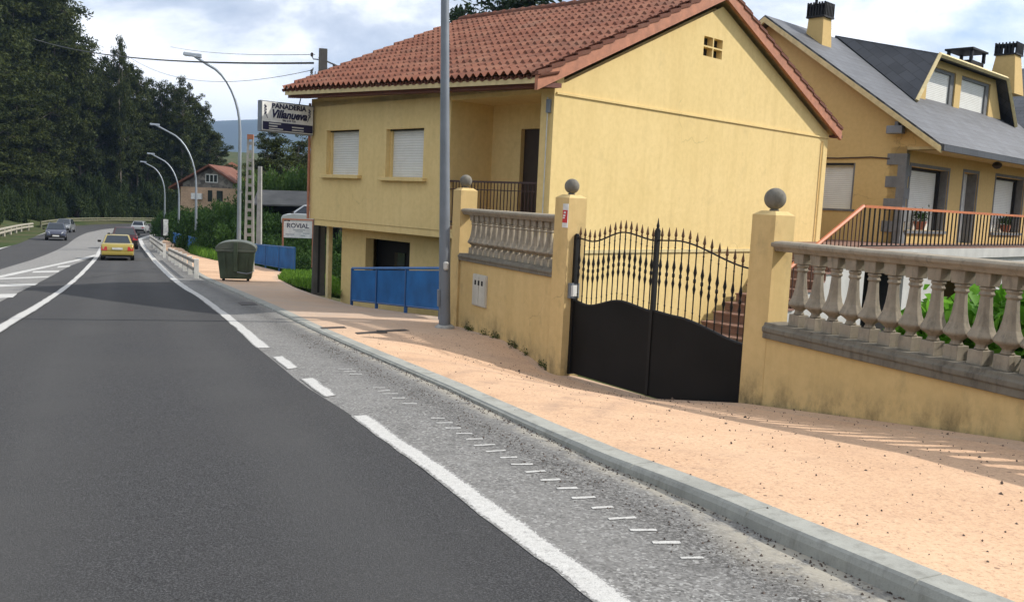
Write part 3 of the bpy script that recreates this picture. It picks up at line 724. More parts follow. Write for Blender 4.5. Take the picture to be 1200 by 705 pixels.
mb.quad((GWD, 0, -4.2), (GWD, .22, -4.2), (GWD, .22, 2.2), (GWD, 0, 2.2)); mb.quad((.25, 0, -4.2), (.25, .22, -4.2), (.25, .22, 2.3), (.25, 0, 2.3))
mb.build('gable_wall', M['wall'], house)
MB().box(vx[0], vx[3], .16, .2, vz[0], vz[3]).build('vent_back', M['dark'], house)
mb = MB(); mb.box(.05, GWD, -.03, .0-.001, 2.085, 2.125); mb.build('string_course', M['wall'], house)
mb = MB(); mb.box(.3, GWD-.3, -.035, -.001, -1.03, -.96); mb.build('base_band', M['trim'], house)
MB().tube([(GWD-.35, -.04, -3.9), (GWD-.33, -.04, 2.0)], .022, 6).build('downpipe', M['wall'], house)
# other walls, floors, soffit under the overhang
mb = MB(); mb.box(.25, GWD, FL-.22, FL, -.92, 2.2); mb.box(.85, GWD, 8.1, 8.34, -4.2, -.93); mb.prism([(.1, 2.2), (GWD, 2.2), (GWD/2, 4.6)], 1, FL-.2, FL-.02); mb.build('end_wall', M['wall'], house)
mb = MB(); mb.box(GWD-.2, GWD, .2, FL-.2, -4.2, 2.2); mb.build('back_wall', M['wall'], house)
mb = MB(); mb.box(.02, GWD-.2, .22, FL-.23, -.92, -.765); mb.build('floor_slab', M['wall'], house)
low = (5.30, 7.22, -2.75, -1.165)
mb = MB(); wall_holes(mb, 'x', .6, .25, .25, 8.36, -4.2, -.93, [low]); mb.build('lower_wall', M['wall'], house)
mb = MB(); mb.box(.62, .9, 8.1, 8.36, -4.2, -.94)
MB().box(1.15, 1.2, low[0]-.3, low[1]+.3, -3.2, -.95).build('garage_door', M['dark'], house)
mb = MB(); 
for y in (5.55, 6.2): mb.box(1.12, 1.149, y, y+.45, -1.95, -1.5)
mb.build('garage_window', M['glass'], house)
MB().box(.0, .06, .0, FL, 2.2, 2.33).build('eave_trim', M['trim'], house)
# recessed porch
mb = MB()
mb.box(.25, 1.45, 3.16, 3.36, -.7, 2.3); mb.build('porch_side_wall', M['wall'], house)
mb = MB(); wall_holes(mb, 'x', 1.25, .2, .2, 3.2, -.7, 2.3, [(1.3, 2.2, -.62, 1.57)]); mb.build('porch_back_wall', M['wall'], house)
mb = MB(); mb.box(.24, 1.3, .2, 3.2, 2.115, 2.25); mb.build('porch_ceiling', M['wall'], house)
mb = MB(); mb.box(.0, 1.3, .3, 3.2, -.72, -.62); mb.build('porch_floor', M['terra'], house)
dr = MB().box(1.36, 1.42, 1.3, 2.2, -.62, 1.57).build('door', M['wood'], house)
MB().box(1.33, 1.36, 1.32, 1.40, -.62, 1.56).build('door_frame', M['dark'], dr)
pr_ = MB().box(-.0+.03, .07, .36, 3.16, .33, .37).build('porch_railing', M['rail'], house)
for k in range(26): MB().box(.04, .056, .42+.105*k, .436+.105*k, -.58, .33).build('bar', M['rail'], pr_)
MB().box(.03, .065, .36, 3.16, .17, .19).build('crossbar', M['rail'], pr_)
MB().box(.03, .065, .36, 3.16, -.56, -.53).build('crossbar', M['rail'], pr_)
for w in (winA, winB):
    sh = MB().box(.19, .215, w[0], w[1]-.04, w[2], w[3]-.02).build('window', M['shutter'], house)
    MB().box(.13, .19, w[1]-.05, w[1], w[2], w[3]).build('shutter_guide', M['wall'], sh)
    MB().box(.12, .20, w[0], w[1], w[3]-.03, w[3]).build('shutter_box', M['dark'], sh)
    MB().box(-.13, .2, w[0]-.16, w[1]+.16, w[2]-.095, w[2]-.005).build('sill', M['wall'], sh, bevel=.008)
MB().tube([(-.06, FL-.02, -.76), (-.06, FL-.02, 2.3)], .035, 8).build('downpipe', M['terra'], house)
MB().tube([(-.05, .12, -.6), (-.05, .12, 1.95), (-.05, .14, 2.02)], .012, 6).build('cable_run', M['offwhite'], house)
MB().box(-.07, -.0, .07, .15, 1.72, 1.98).build('lamp_box', M['galvd'], house)
# roof: real tile relief
RX0, RXR, RX1, RS = -.66, 5.30, 11.25, .457
def roof_z(x, y): return 2.30 + RS*((x-RX0) if x < RXR else (2*RXR-RX0-x)) + .028*max(0, y)
RY0, RY1 = -.20, 9.36
ncol = 42; pitch = (RY1-RY0)/ncol; per = 8; nrow = 17
ny = ncol*per+1
def tile_side(x_from, x_to):
    V = []; Fc = []; tint = []
    L = (x_to-x_from); nst = nrow*3
    stations = []
    for r in range(nrow):
        for q in (0., .5, .985): stations.append((r, q))
    for (r, q) in stations:
        x = x_from + L*(r+q)/nrow
        lift = .042*(1-q)    # each course lies on the one below: its lower lip stands proud
        for j in range(ny):
            y = RY0 + (RY1-RY0)*j/(ny-1); ph = (j % per)/per; col = min(j//per, ncol-1)
            c = math.cos(2*math.pi*ph)
            h = .046*c if c > 0 else .042*c
            jit = .010*math.sin(col*12.9898+r*78.233)
            V.append((x, y, roof_z(x, y) + .09 + h + lift + jit))
            tint.append((math.sin((col+.0)*127.1+r*311.7)*43758.5453) % 1)
    for i in range(len(stations)-1):
        for j in range(ny-1):
            a = i*ny+j; Fc.append((a, a+1, a+ny+1, a+ny))
    return V, Fc, tint
V, Fc, tn = tile_side(RX0-.06, RXR)
me = bpy.data.meshes.new('roof'); me.from_pydata(V, [], Fc); me.materials.append(M['tile'])
a = me.attributes.new('tint', 'FLOAT', 'POINT'); a.data.foreach_set('value', np.array(tn, np.float32))
roof = bpy.data.objects.new('roof', me); COL.objects.link(roof); roof.parent = house
V, Fc, tn = tile_side(RX1+.06, RXR)
me = bpy.data.meshes.new('rear_roof'); me.from_pydata(V, [], Fc); me.materials.append(M['tile'])
a = me.attributes.new('tint', 'FLOAT', 'POINT'); a.data.foreach_set('value', np.array(tn, np.float32))
r2 = bpy.data.objects.new('roof', me); COL.objects.link(r2); r2.parent = house
# roof deck below the tiles
mb = MB()
for (xa, xb) in ((RX0, RXR), (RXR, RX1)):
    c4 = [(xa, RY0+.05), (xb, RY0+.05), (xb, RY1-.05), (xa, RY1-.05)]
    mb.hexa([(x, y, roof_z(x-1e-6 if xa == RX0 else x+1e-6, y)-.10) for x, y in c4], [(x, y, roof_z(x-1e-6 if xa == RX0 else x+1e-6, y)-.0) for x, y in c4])
mb.build('roof_deck', M['soffit'], house)
# ridge and verge tiles
mb = MB()
for k in range(24):
    y0 = RY0+(RY1-RY0)*k/24; y1 = RY0+(RY1-RY0)*(k+1.1)/24
    mb.tube([(RXR, y0, roof_z(RXR, y0)+.10+.015), (RXR, y1, roof_z(RXR, y1)+.10-.01)], [.125, .105], 10)
mb.build('ridge_tiles', M['tile'], house, True)
mb = MB()      # flat verge tiles stepping up the edge of the roof
for (xa, xb) in ((RX0-.05, RXR), (RX1+.05, RXR)):
    for k in range(17):
        p0 = xa+(xb-xa)*k/17; p1 = xa+(xb-xa)*(k+1.03)/17
        z0, z1 = roof_z(p0, 0)+.135, roof_z(p1 if abs(p1-RXR) > .3 else RXR, 0)+.085
        mb.hexa([(p0, RY0-.045, z0-.07), (p0, RY0+.13, z0-.07), (p1, RY0+.13, z1-.07), (p1, RY0-.045, z1-.07)], [(p0, RY0-.045, z0), (p0, RY0+.13, z0+.01), (p1, RY0+.13, z1+.01), (p1, RY0-.045, z1)])
mb.build('verge_tiles', M['tile'], house)
# barge boards
for (xa, xb) in ((RX0-.03, RXR), (RX1+.03, RXR)):
    mb = MB(); za, zb = roof_z(xa, 0), roof_z(xb, 0)
    mb.add([(xa, y, z) for y in (RY0-.02, RY0+.06) for z in (za-.22, za+.09)] + [(xb, y, z) for y in (RY0-.02, RY0+.06) for z in (zb-.22, zb+.09)],
           [(0, 1, 3, 2), (4, 6, 7, 5), (0, 2, 6, 4), (1, 5, 7, 3), (0, 4, 5, 1), (2, 3, 7, 6)])
    mb.build('barge_board', M['terra'], house)
# eave: fascia and the hanging row of under-tiles
def er(y): return .028*max(0, y)
mb = MB(); mb.add([(x, y, 2.30+er(y)+dz) for y in (RY0+.02, 0, RY1) for (x, dz) in ((RX0+.12, -.16), (.0, -.115), (.0, -.03), (RX0+.12, -.06))],
                  [(0, 1, 2, 3), (11, 10, 9, 8)] + [(r*4+i, r*4+(i+1) % 4, (r+1)*4+(i+1) % 4, (r+1)*4+i) for r in (0, 1) for i in range(4)])
mb.build('fascia', M['fascia'], house)
mb = MB()
for k in range(ncol+1):
    y = RY0+pitch*k
    prof = [(math.cos(math.pi+math.pi*j/8)*.082, math.sin(math.pi+math.pi*j/8)*.082) for j in range(9)]
    vs = []; 
    for x, sc, dz in ((RX0-.02, 1., .085), (RX0+.5, .85, .20)):
        for (py_, pz_) in prof: vs.append((x, y+py_*sc, 2.30+er(y)+dz-.02+pz_*sc))
        for (py_, pz_) in reversed(prof): vs.append((x, y+py_*sc*.8, 2.30+er(y)+dz-.02+pz_*sc*.8))
    n = 18; mb.add(vs, [tuple(range(n)), tuple(range(n, 2*n))[::-1]] + [(i, (i+1) % n, n+(i+1) % n, n+i) for i in range(n)])
mb.build('eave_tiles', M['tile'], house)
mb = MB(); mb.box(GWD+.12, RX1+.12, RY0+.0, RY0+.25, 2.13, 2.2); mb.build('gutter_end', M['fascia'], house)
# fine cracks of the render are in the material; the thin post under the overhang
MB().box(.35, .47, 8.62, 8.74, -4.2, -.77).build('post', M['trim'], house)

# ------------------------------------------------------------------ second house
K2 = 1.08; C2 = P(1056, 250, 25.*K2)
h2 = thing('slate_roof_house', 'large ochre house with slate roof, dormer and terrace behind the balustrade', 'house', (C2[0], C2[1], 0), AH); h2.scale = (K2, K2, K2)
UR, ZR, UE, ZE = 4.5, 5.84, -1.05, 1.93
SLP = (ZR-ZE)/(UR-UE)
def r2z(u): return ZE+SLP*((u-UE) if u < UR else (2*UR-UE-u))
mb = MB(); wall_holes(mb, 'x', 0, .25, 0, 2*UR, -3.2, 1.95, [(1.44, 2.7, .18, 1.5)])
mb.prism([(UE+.1, 1.86), (2*UR+1, 1.86), (UR, ZR-.12)], 0, .003, .24)
mb.build('gable_wall', M['wall2'], h2)
W2 = MB().box(.12, .16, 1.44, 2.7, .18, 1.5).build('window', M['shutter'], h2)
MB().box(.02, .12, 1.44, 1.50, .18, 1.5).build('frame', M['quoin'], W2); MB().box(.0, .13, 1.5, 2.7, 1.44, 1.5).build('frame', M['dark'], W2)
MB().box(-.03, .1, 1.36, 2.75, .12, .178).build('sill', M['quoin'], W2)
ho = [(.36, 3.02, -.34, 1.44), (4.2, 5.36, -.71, 1.48), (6.95, 9.7, -.34, 1.5)]
mb = MB(); wall_holes(mb, 'y', 0, .45, .0, 16, -3.2, 1.97, ho); mb.build('porch_wall', M['wall2'], h2)
for k, (a, b, e, f) in enumerate(ho):
    if k == 1:
        d = MB().box(a, b, .30, .35, e, f).build('door', M['white'], h2)
        MB().box(b-.06, b-.003, .02, .44, e, f).build('frame', M['quoin'], d); MB().box(a+.45, a+.52, .25, .30, e, f).build('frame', M['dark'], d)
    else:
        d = MB().box(a, b, .30, .34, e, f).build('window', M['shutter'], h2)
        MB().box(b-.05, b-.003, .02, .44, e, f).build('frame', M['quoin'], d); MB().box(b-.16, b-.05, .22, .30, e, f).build('frame', M['dark'], d)
        MB().box(a, b, .22, .30, f-.08, f).build('frame', M['dark'], d); MB().box(a-.1, b+.1, -.06, .3, e-.09, e-.003).build('sill', M['quoin'], d)
    fr = MB(); 
    fr.box(a-.09, a, -.012, -.001, e, f+.09); fr.box(b, b+.09, -.012, -.001, e, f+.09); fr.box(a, b, -.012, -.001, f, f+.09)
    fr.build('surround', M['quoin'], d)
mb = MB()
for k in range(9):
    z0 = -.72+.31*k; l = .52 if k % 2 else .20; l2 = .16 if k % 2 else .34
    if z0+.3 > 1.96: continue
    mb.box(-.03, l2, -.03, l, z0, z0+.308)
mb.build('quoins', M['quoin'], h2)
mb = MB(); mb.box(.0, 16, UE+.05, -.002, 1.86, 1.94); mb.build('porch_ceiling', M['soffit'], h2)
lamp_ = MB().lathe([(.04, 0), (.13, -.05), (.15, -.12), (.08, -.2), (.01, -.22)], (5.3, -.55, 1.86), 10).build('porch_lamp', M['iron'], h2, True)
mb = MB(); mb.box(15.8, 16, .45, 2*UR, -3.2, 3); mb.box(.25, 16, 2*UR-.2, 2*UR, -3.2, 1.9); mb.build('rear_wall', M['wall2'], h2)
# roof slabs: local object so that the slate courses follow the slope
def slab(name, a, b, c, th, mat, parent, vv=None):
    """slab with origin a, local x to b, local y towards c"""
    a, b, c = (np.array(q, float) for q in (a, b, c)); ex = (b-a); lx = np.linalg.norm(ex); ex /= lx
    ey = (c-a) - ex*((c-a)@ex); ly = np.linalg.norm(ey); ey /= ly; ez = np.cross(ex, ey)
    pts = vv or [(0, 0), (lx, 0), (lx, ly), (0, ly)]
    mb = MB().hexa([(x, y, -th) for x, y in pts], [(x, y, 0) for x, y in pts])
    o = mb.build(name, mat, parent)
    o.matrix_local = Matrix(((ex[0], ey[0], ez[0], a[0]), (ex[1], ey[1], ez[1], a[1]), (ex[2], ey[2], ez[2], a[2]), (0, 0, 0, 1)))
    return o
roof2 = slab('roof', (-.42, UE, ZE+.06), (16.2, UE, ZE+.06), (-.42, UR, ZR+.06), .12, M['slate'], h2)
slab('roof', (16.2, 2*UR-UE, ZE+.06), (-.42, 2*UR-UE, ZE+.06), (16.2, UR, ZR+.06), .12, M['slate'], h2)
for ua, ub in ((UE-.03, UR), (2*UR-UE+.03, UR)):
    mb = MB(); za, zb = r2z(ua)-.0, ZR
    mb.add([(x, ua, z) for x in (-.46, -.38) for z in (za-.16, za+.0)] + [(x, ub, z) for x in (-.46, -.38) for z in (zb-.16, zb+.0)],
           [(0, 1, 3, 2), (4, 6, 7, 5), (0, 2, 6, 4), (1, 5, 7, 3), (0, 4, 5, 1), (2, 3, 7, 6)])
    mb.build('barge_board', M['trim'], h2)
MB().box(-.42, 16.2, UE-.1, UE-.001, ZE-.13, ZE+.03).build('gutter', M['slate_d'], h2)
# dormer
DF = 1.2; dl0, dl1, dr1, dr0 = 2.95, 4.2, 10.2, 11.45; zb_, zt_ = r2z(DF)+.0, 5.05
dw = [(4.35, 6.6, zb_+.04, 4.84), (7.1, 9.75, zb_+.04, 4.86)]
mb = MB(); wall_holes(mb, 'y', DF+.25, .2, dl1, dr1, zb_-.4, zt_+.02, dw)
mb.prism([(dl0+.1, zb_-.2), (dl1-.001, zb_-.2), (dl1-.001, zt_-.03)], 1, DF+.25, DF+.4)
mb.prism([(dr1+.001, zb_-.2), (dr0-.1, zb_-.2), (dr1+.001, zt_-.03)], 1, DF+.25, DF+.4)
dorm = mb.build('dormer', M['wall2'], h2)
for a, b, e, f in dw:
    w = MB().box(a, b, DF+.36, DF+.40, e, f).build('dormer_window', M['shutter'], dorm)
mb = MB()
for (a, b, e, f) in dw: mb.box(b-.30, b-.002, DF+.30, DF+.355, e, f-.101); mb.box(a, b, DF+.30, DF+.355, f-.10, f-.002)
mb.build('window_frame', M['quoin'], dorm)
def tri_slab(name, A, B, Cc, th, mat):
    A, B, Cc = (np.array(q, float) for q in (A, B, Cc)); n = np.cross(B-A, Cc-A); n /= np.linalg.norm(n)
    if n[2] < 0: n = -n
    ex = Cc-A; lx = np.linalg.norm(ex); ex /= lx; ez = n; ey = np.cross(ez, ex)
    pts = [(0, 0), ((B-A)@ex, (B-A)@ey), (lx, 0)]
    mb = MB().hexa([(x, y, -th) for x, y in pts], [(x, y, 0) for x, y in pts]); o = mb.build(name, mat, dorm)
    o.matrix_local = Matrix(((ex[0], ey[0], ez[0], A[0]), (ex[1], ey[1], ez[1], A[1]), (ex[2], ey[2], ez[2], A[2]), (0, 0, 0, 1)))
    return o
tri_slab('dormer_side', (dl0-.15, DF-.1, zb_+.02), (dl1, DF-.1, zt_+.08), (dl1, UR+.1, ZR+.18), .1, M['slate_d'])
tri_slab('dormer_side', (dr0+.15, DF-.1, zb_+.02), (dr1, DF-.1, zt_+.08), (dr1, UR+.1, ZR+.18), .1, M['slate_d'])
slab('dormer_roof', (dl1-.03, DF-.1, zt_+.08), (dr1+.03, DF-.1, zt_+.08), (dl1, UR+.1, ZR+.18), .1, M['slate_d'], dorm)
def edge_strip(name, pts, r=.06):
    return MB().tube(pts, r, 4).build(name, M['trim'], dorm)
edge_strip('dormer_edge', [(dl0-.12, DF-.12, zb_+.02), (dl1, DF-.12, zt_+.05), (dr1, DF-.12, zt_+.05), (dr0+.12, DF-.12, zb_+.02)], .075)
def chimney(parent, cx_, cy_, z0, z1, w, w2, antenna=False):
    o = MB().hexa([(cx_-w, cy_-w, z0), (cx_+w, cy_-w, z0), (cx_+w, cy_+w, z0), (cx_-w, cy_+w, z0)], [(cx_-w2, cy_-w2, z1), (cx_+w2, cy_-w2, z1), (cx_+w2, cy_+w2, z1), (cx_-w2, cy_+w2, z1)]).build('chimney', M['wall2'], parent)
    mb = MB(); q = w2+.06
    mb.box(cx_-q, cx_+q, cy_-q, cy_+q, z1, z1+.05); mb.box(cx_-q+.02, cx_+q-.02, cy_-q+.02, cy_+q-.02, z1+.36, z1+.41)
    for k in range(7):
        a = -q+.03+(2*q-.06)*k/6
        for (x, y) in ((a, -q+.03), (a, q-.03), (-q+.03, a), (q-.03, a)): mb.box(cx_+x-.022, cx_+x+.022, cy_+y-.022, cy_+y+.022, z1+.05, z1+.46)
    mb.box(cx_-q*.35, cx_+q*.35, cy_-q*.35, cy_+q*.35, z1+.05, z1+.36)
    mb.build('chimney_cap', M['black'], o)
    if antenna: MB().tube([(cx_-.3, cy_, z1+.4), (cx_-.3, cy_, z1+1.1)], .05, 6).build('flue', M['black'], o)
chimney(h2, 1.52, 3.75, 4.3, 6.02, .34, .25, True)
# second wing with its own roof and chimney, beyond the dormer
slab('wing_roof', (12.4, 9, 3.3), (12.4, -1.4, 3.3), (17.2, 9, 6.5), .12, M['slate'], h2)
slab('wing_roof', (22, -1.4, 3.3), (22, 9, 3.3), (17.2, -1.4, 6.5), .12, M['slate'], h2)
mb = MB(); mb.prism([(13, 1.9), (21.2, 1.9), (21.2, 3.5), (17.2, 6.2), (13, 3.5)], 1, -1.2, -.95); mb.build('wing_wall', M['wall2'], h2)
loc = np.array(P(1180, 84, 34.5*K2)); rel = (loc[:2]-C2[:2])/K2; cx2 = rel@np.array([math.cos(AH), math.sin(AH)]); cy2 = rel@np.array([-math.sin(AH), math.cos(AH)])
chimney(h2, cx2, cy2, zpx(1180, 112, 34.5), zpx(1180, 66, 34.5), .5, .33)
loc = np.array(P(1132, 70, 34.*K2)); rel = (loc[:2]-C2[:2])/K2; fx = rel@np.array([math.cos(AH), math.sin(AH)]); fy = rel@np.array([-math.sin(AH), math.cos(AH)])
zf = zpx(1132, 62, 34.); mb = MB(); mb.box(fx-.75, fx+.75, fy-.5, fy+.5, zf, zf+.07)
for a in (-.6, .6):
    for b in (-.4, .4): mb.box(fx+a-.05, fx+a+.05, fy+b-.05, fy+b+.05, zf-.35, zf)
mb.box(fx-.6, fx+.6, fy-.42, fy+.42, zf-1.6, zf-.35); mb.build('flat_chimney', M['black'], h2)
# floodlights and cable on the gable
fl = MB().box(-.32, -.1, .05, .5, 2.28, 2.5).build('floodlight', M['galvd'], h2, bevel=.02)
MB().box(-.2, -.0, .22, .32, 2.5, 2.62).build('bracket', M['galvd'], fl)
MB().box(-.2, -.0, 3.9, 4.15, 2.75, 2.95).build('floodlight', M['black'], h2)
MB().tube([(-.03, .45, 1.62), (-.03, 1., 1.66), (-.03, 2., 1.63), (-.03, 4.5, 1.7)], .02, 5).build('cable_run', M['rail'], h2)
# terrace
TZ = -.72; TF = -1.6
mb = MB(); mb.box(-5.5, 16, TF, -.002, TZ-.2, TZ); mb.box(-5.5, -.035, -.0, 4.5, TZ-.2, TZ); mb.build('terrace_slab', M['step'], h2)
mb = MB(); wall_holes(mb, 'y', TF+.05, .2, -5.45, 16, -3.4, TZ-.2, [(-5.2, -3.1, -3.3, -1.08), (-1.2, 1.8, -3.3, -1.2)]); mb.build('terrace_wall', M['terrace'], h2)
MB().box(-5.5, 16, TF-.04, TF-.0, TZ-.28, TZ-.02).build('terrace_edge', M['terrace'], h2)
MB().box(-5.4, 2.3, TF+1.2, TF+1.25, -3.4, -.95).build('garage_shade_sheet', M['dark'], h2)  # near-black sheet, the shade inside the openings put into its colour
tr = MB().box(-5.5, 16, TF+.02, TF+.10, .185, .245).build('terrace_railing', M['orange'], h2)
for k in range(84):
    x = -5.45+.25*k; MB().box(x, x+.03, TF+.045, TF+.075, TZ+.05, .19).build('bar', M['black'], tr)
MB().box(-5.5, 16, TF+.045, TF+.075, TZ+.04, TZ+.065).build('crossbar', M['black'], tr)
# garden stairs: a flight of red steps from the yard up to the terrace
nst = 11; x_lo, x_hi = -9.9, -5.52; z_lo = TZ-1.95
sts = thing('garden_stairs', 'red tiled steps with orange handrail behind the black gate', 'stairs', (C2[0], C2[1], 0), AH); sts.scale = (K2, K2, K2)
mb = MB()
for k in range(nst):
    xa = x_lo+(x_hi-x_lo)*k/nst; za = z_lo+(TZ-z_lo)*(k+1)/nst-.01
    mb.box(xa, x_hi-.002, TF+.0+.001*k, TF+1.35-.001*k, za-(TZ-z_lo)/nst-.0 if k else z_lo-.8, za)
mb.build('stair_body', M['terrace'], sts)
mb = MB(); td = (x_hi-x_lo)/nst; rs_ = (TZ-z_lo)/nst
for k in range(nst):
    xa = x_lo+td*k; za = z_lo+rs_*(k+1)-.01
    mb.box(xa-.04, xa+td-.045, TF-.03, TF+1.37, za+.001, za+.035); mb.box(xa-.015, xa-.001, TF-.02, TF+1.36, za-rs_+.036, za-.0)
mb.build('treads', M['step'], sts)
hr = MB(); p0 = np.array([x_lo, TF+.06, z_lo+.95]); p1 = np.array([x_hi, TF+.06, .215]); hr.tube([p0, p1], .045, 6); hrl = hr.build('handrail', M['orange'], sts)
mb = MB()
for k in range(24):
    u = (k+.5)/24; x = x_lo+(x_hi-x_lo)*u; zt2 = p0[2]+(p1[2]-p0[2])*u
    mb = MB().box(x, x+.02, TF+.05, TF+.07, z_lo+(TZ-z_lo)*u, zt2); mb.build('bar', M['rail'], hrl)
MB().box(x_lo-.06, x_lo+.06, TF, TF+.12, z_lo-.3, z_lo+1.05).build('newel_post', M['rail'], sts)

# flower pots standing on the terrace sills
def leaf_mesh(name, centers, size, mat, parent=None, droop=0., aspect=2.2, tint=None, up=0., fold=False):
    c = np.asarray(centers, float); n = len(c); r = rng
    a = r.normal(size=(n, 3)); a[:, 2] -= droop; a[:, 2] += up; a /= np.linalg.norm(a, axis=1)[:, None]
    b = r.normal(size=(n, 3)); b -= a*np.sum(a*b, 1)[:, None]; b /= np.linalg.norm(b, axis=1)[:, None]
    sz = (size*r.uniform(.6, 1.35, n))[:, None]
    w = sz/aspect
    nrm = np.cross(a, b)
    p0 = c - a*sz*.5; p2 = c + a*sz*.5; p1 = c + b*w*.5 + a*sz*.05; p3 = c - b*w*.5 + a*sz*.05
    if fold: p0 = p0 - nrm*sz*.10; p2 = p2 - nrm*sz*.18
    V = np.stack([p0, p1, p2, p3], 1).reshape(-1, 3)
    me = bpy.data.meshes.new(name); me.vertices.add(4*n); me.vertices.foreach_set('co', V.astype(np.float32).ravel())
    if fold:
        me.loops.add(6*n); me.polygons.add(2*n); i4 = np.arange(n)*4
        li = np.stack([i4, i4+1, i4+2, i4, i4+2, i4+3], 1).ravel(); me.loops.foreach_set('vertex_index', li.astype(np.int32))
        me.polygons.foreach_set('loop_start', (np.arange(2*n)*3).astype(np.int32))
    else:
        me.loops.add(4*n); me.polygons.add(n); me.loops.foreach_set('vertex_index', np.arange(4*n, dtype=np.int32)); me.polygons.foreach_set('loop_start', (np.arange(n)*4).astype(np.int32))
    me.update(calc_edges=True); me.validate()
    at = me.attributes.new('tint', 'FLOAT', 'POINT')
    tv = np.repeat(np.clip((tint if tint is not None else r.uniform(0, 1, n)), 0, 1), 4); at.data.foreach_set('value', tv.astype(np.float32))
    me.materials.append(mat)
    o = bpy.data.objects.new(name, me); COL.objects.link(o)
    if parent is not None: o.parent = parent
    return o
def h2w(x, y, z): 
    x, y, z = x*K2, y*K2, z*K2; return (C2[0]+x*math.cos(AH)-y*math.sin(AH), C2[1]+x*math.sin(AH)+y*math.cos(AH), z)
for (x, lab) in ((1.55, 'dark potted plant on the left terrace window sill'), (8.6, 'bushy potted plant on the right terrace window sill')):
    t = thing('potted_plant', lab, 'potted plant', h2w(x, .10, -.33), AH)
    MB().lathe([(.13, 0), (.19, .24), (.20, .24), (.20, .27), (.17, .27)], n=12).build('pot', M['pot'], t, True)
    k = 260; leaf_mesh('foliage', np.c_[rng.normal(0, .15, k), rng.normal(0, .1, k), .42+rng.normal(0, .11, k)], .09, M['bush'], t)

# ------------------------------------------------------------------ vegetation prototypes
def tree_proto(H, seed, leafmat, barkmat, start=.3, spread=.16, nl=16, ncl=70, per=95, lsz=.5, droop=.5, conif=False, lean=.02):
    r = np.random.default_rng(seed)
    tb = MB(); pts = []; x = y = 0
    for k in range(9):
        pts.append((x, y, H*.93*k/8)); x += r.normal(0, lean*H*.25); y += r.normal(0, lean*H*.25)
    pts = np.array(pts); rad = np.linspace(H*.010, H*.002, 9); rad[0] *= 1.3
    tb.tube(pts, rad, 7)
    cl = []
    for k in range(nl):
        f = start+(.97-start)*(k+r.uniform(0, .8))/nl
        base = np.array([np.interp(f*8/.93*.93, range(9), pts[:, i]) for i in range(3)])
        w = spread*H*(math.sin(math.pi*min(1, (f-start)/(1-start)*.85+.12))**.6)*r.uniform(.65, 1.25)
        if conif: w = spread*H*(1.02-(f-start)/(1-start))*r.uniform(.8, 1.1)
        an = r.uniform(0, 6.28); el = r.uniform(.3, 1.05) if not conif else r.uniform(-.1, .25)
        d = np.array([math.cos(an)*math.cos(el), math.sin(an)*math.cos(el), math.sin(el)])
        mid = base+d*w*.55+np.array([0, 0, .02*H]); tip = base+d*w+np.array([0, 0, -.01*H])
        tb.tube([base, mid, tip], [H*.0042, H*.0026, H*.001], 5)
        cl += [(tip, 1.), (mid+(tip-mid)*.45, .8)]
        for q in range(2):
            e = mid+r.normal(0, .045*H, 3); tb.tube([mid, e], [H*.002, H*.0008], 4); cl.append((e, .8))
    while len(cl) < ncl:
        c, w = cl[r.integers(0, len(cl))]; cl.append((c+r.normal(0, .04*H, 3), .7))
    L = []; tn = []
    for c, w in cl:
        k = int(per*w*r.uniform(.6, 1.3)); sg = H*(.030 if conif else .0235)*r.uniform(.7, 1.4)
        q = r.normal(0, 1, (k, 3)); q /= (np.linalg.norm(q, axis=1)[:, None]+1e-6); q *= (r.uniform(0, 1, (k, 1))**.45)
        L.append(c+q*np.array([sg*1.55, sg*1.55, sg*1.1])); tn.append(np.clip(r.normal(r.uniform(.15, .85), .2, k), 0, 1))
    L = np.concatenate(L); tn = np.concatenate(tn)
    t = thing('tree', None, None); tb.build('trunk', barkmat, t, True); leaf_mesh('crown', L, lsz, leafmat, t, droop=droop, aspect=2.6, tint=tn)
    return t
EUC = [tree_proto(24, 11, M['euc'], M['pale_bark'], .25, .15, 24, 165, 125, .42), tree_proto(24, 12, M['euc'], M['bark'], .16, .16, 26, 190, 125, .42),
       tree_proto(24, 13, M['euc'], M['pale_bark'], .3, .13, 22, 140, 125, .4), tree_proto(24, 14, M['euc'], M['bark'], .04, .2, 26, 170, 150, .44)]
CON = [tree_proto(20, 21, M['conif'], M['bark'], .1, .2, 34, 130, 95, .4, 0., True), tree_proto(20, 22, M['conif'], M['bark'], .15, .17, 30, 110, 95, .4, 0., True)]
def bush_proto(seed, mat, ncl, per, lsz, flat=.75):
    r = np.random.default_rng(seed); tb = MB(); L = []; tn = []
    for k in range(ncl):
        an = r.uniform(0, 6.28); el = math.asin(r.uniform(.02, 1)); rr = r.uniform(.6, 1.05)
        c = np.array([math.cos(an)*math.cos(el)*rr, math.sin(an)*math.cos(el)*rr, math.sin(el)*rr*flat])
        if k % 4 == 0: tb.tube([(0, 0, 0), c*.5+np.array([0, 0, .08]), c], [.03, .02, .006], 5)
        q = r.normal(0, 1, (per, 3)); q /= np.linalg.norm(q, axis=1)[:, None]; q *= r.uniform(0, 1, (per, 1))**.5*r.uniform(.14, .3)
        L.append(c+q); tn.append(np.clip(r.normal(r.uniform(.1, .9), .18, per), 0, 1))
    t = thing('bush', None, None); tb.build('stems', M['bark'], t, True); leaf_mesh('foliage', np.concatenate(L), lsz, mat, t, aspect=2., tint=np.concatenate(tn), fold=False)
    return t
BUSH = [bush_proto(31, M['bush'], 100, 190, .062), bush_proto(32, M['bush'], 100, 190, .07), bush_proto(33, M['hedge'], 90, 170, .06)]
UNDER = [bush_proto(34, M['under'], 80, 170, .075, 1.), bush_proto(35, M['under'], 80, 170, .085, .9)]
used = set()
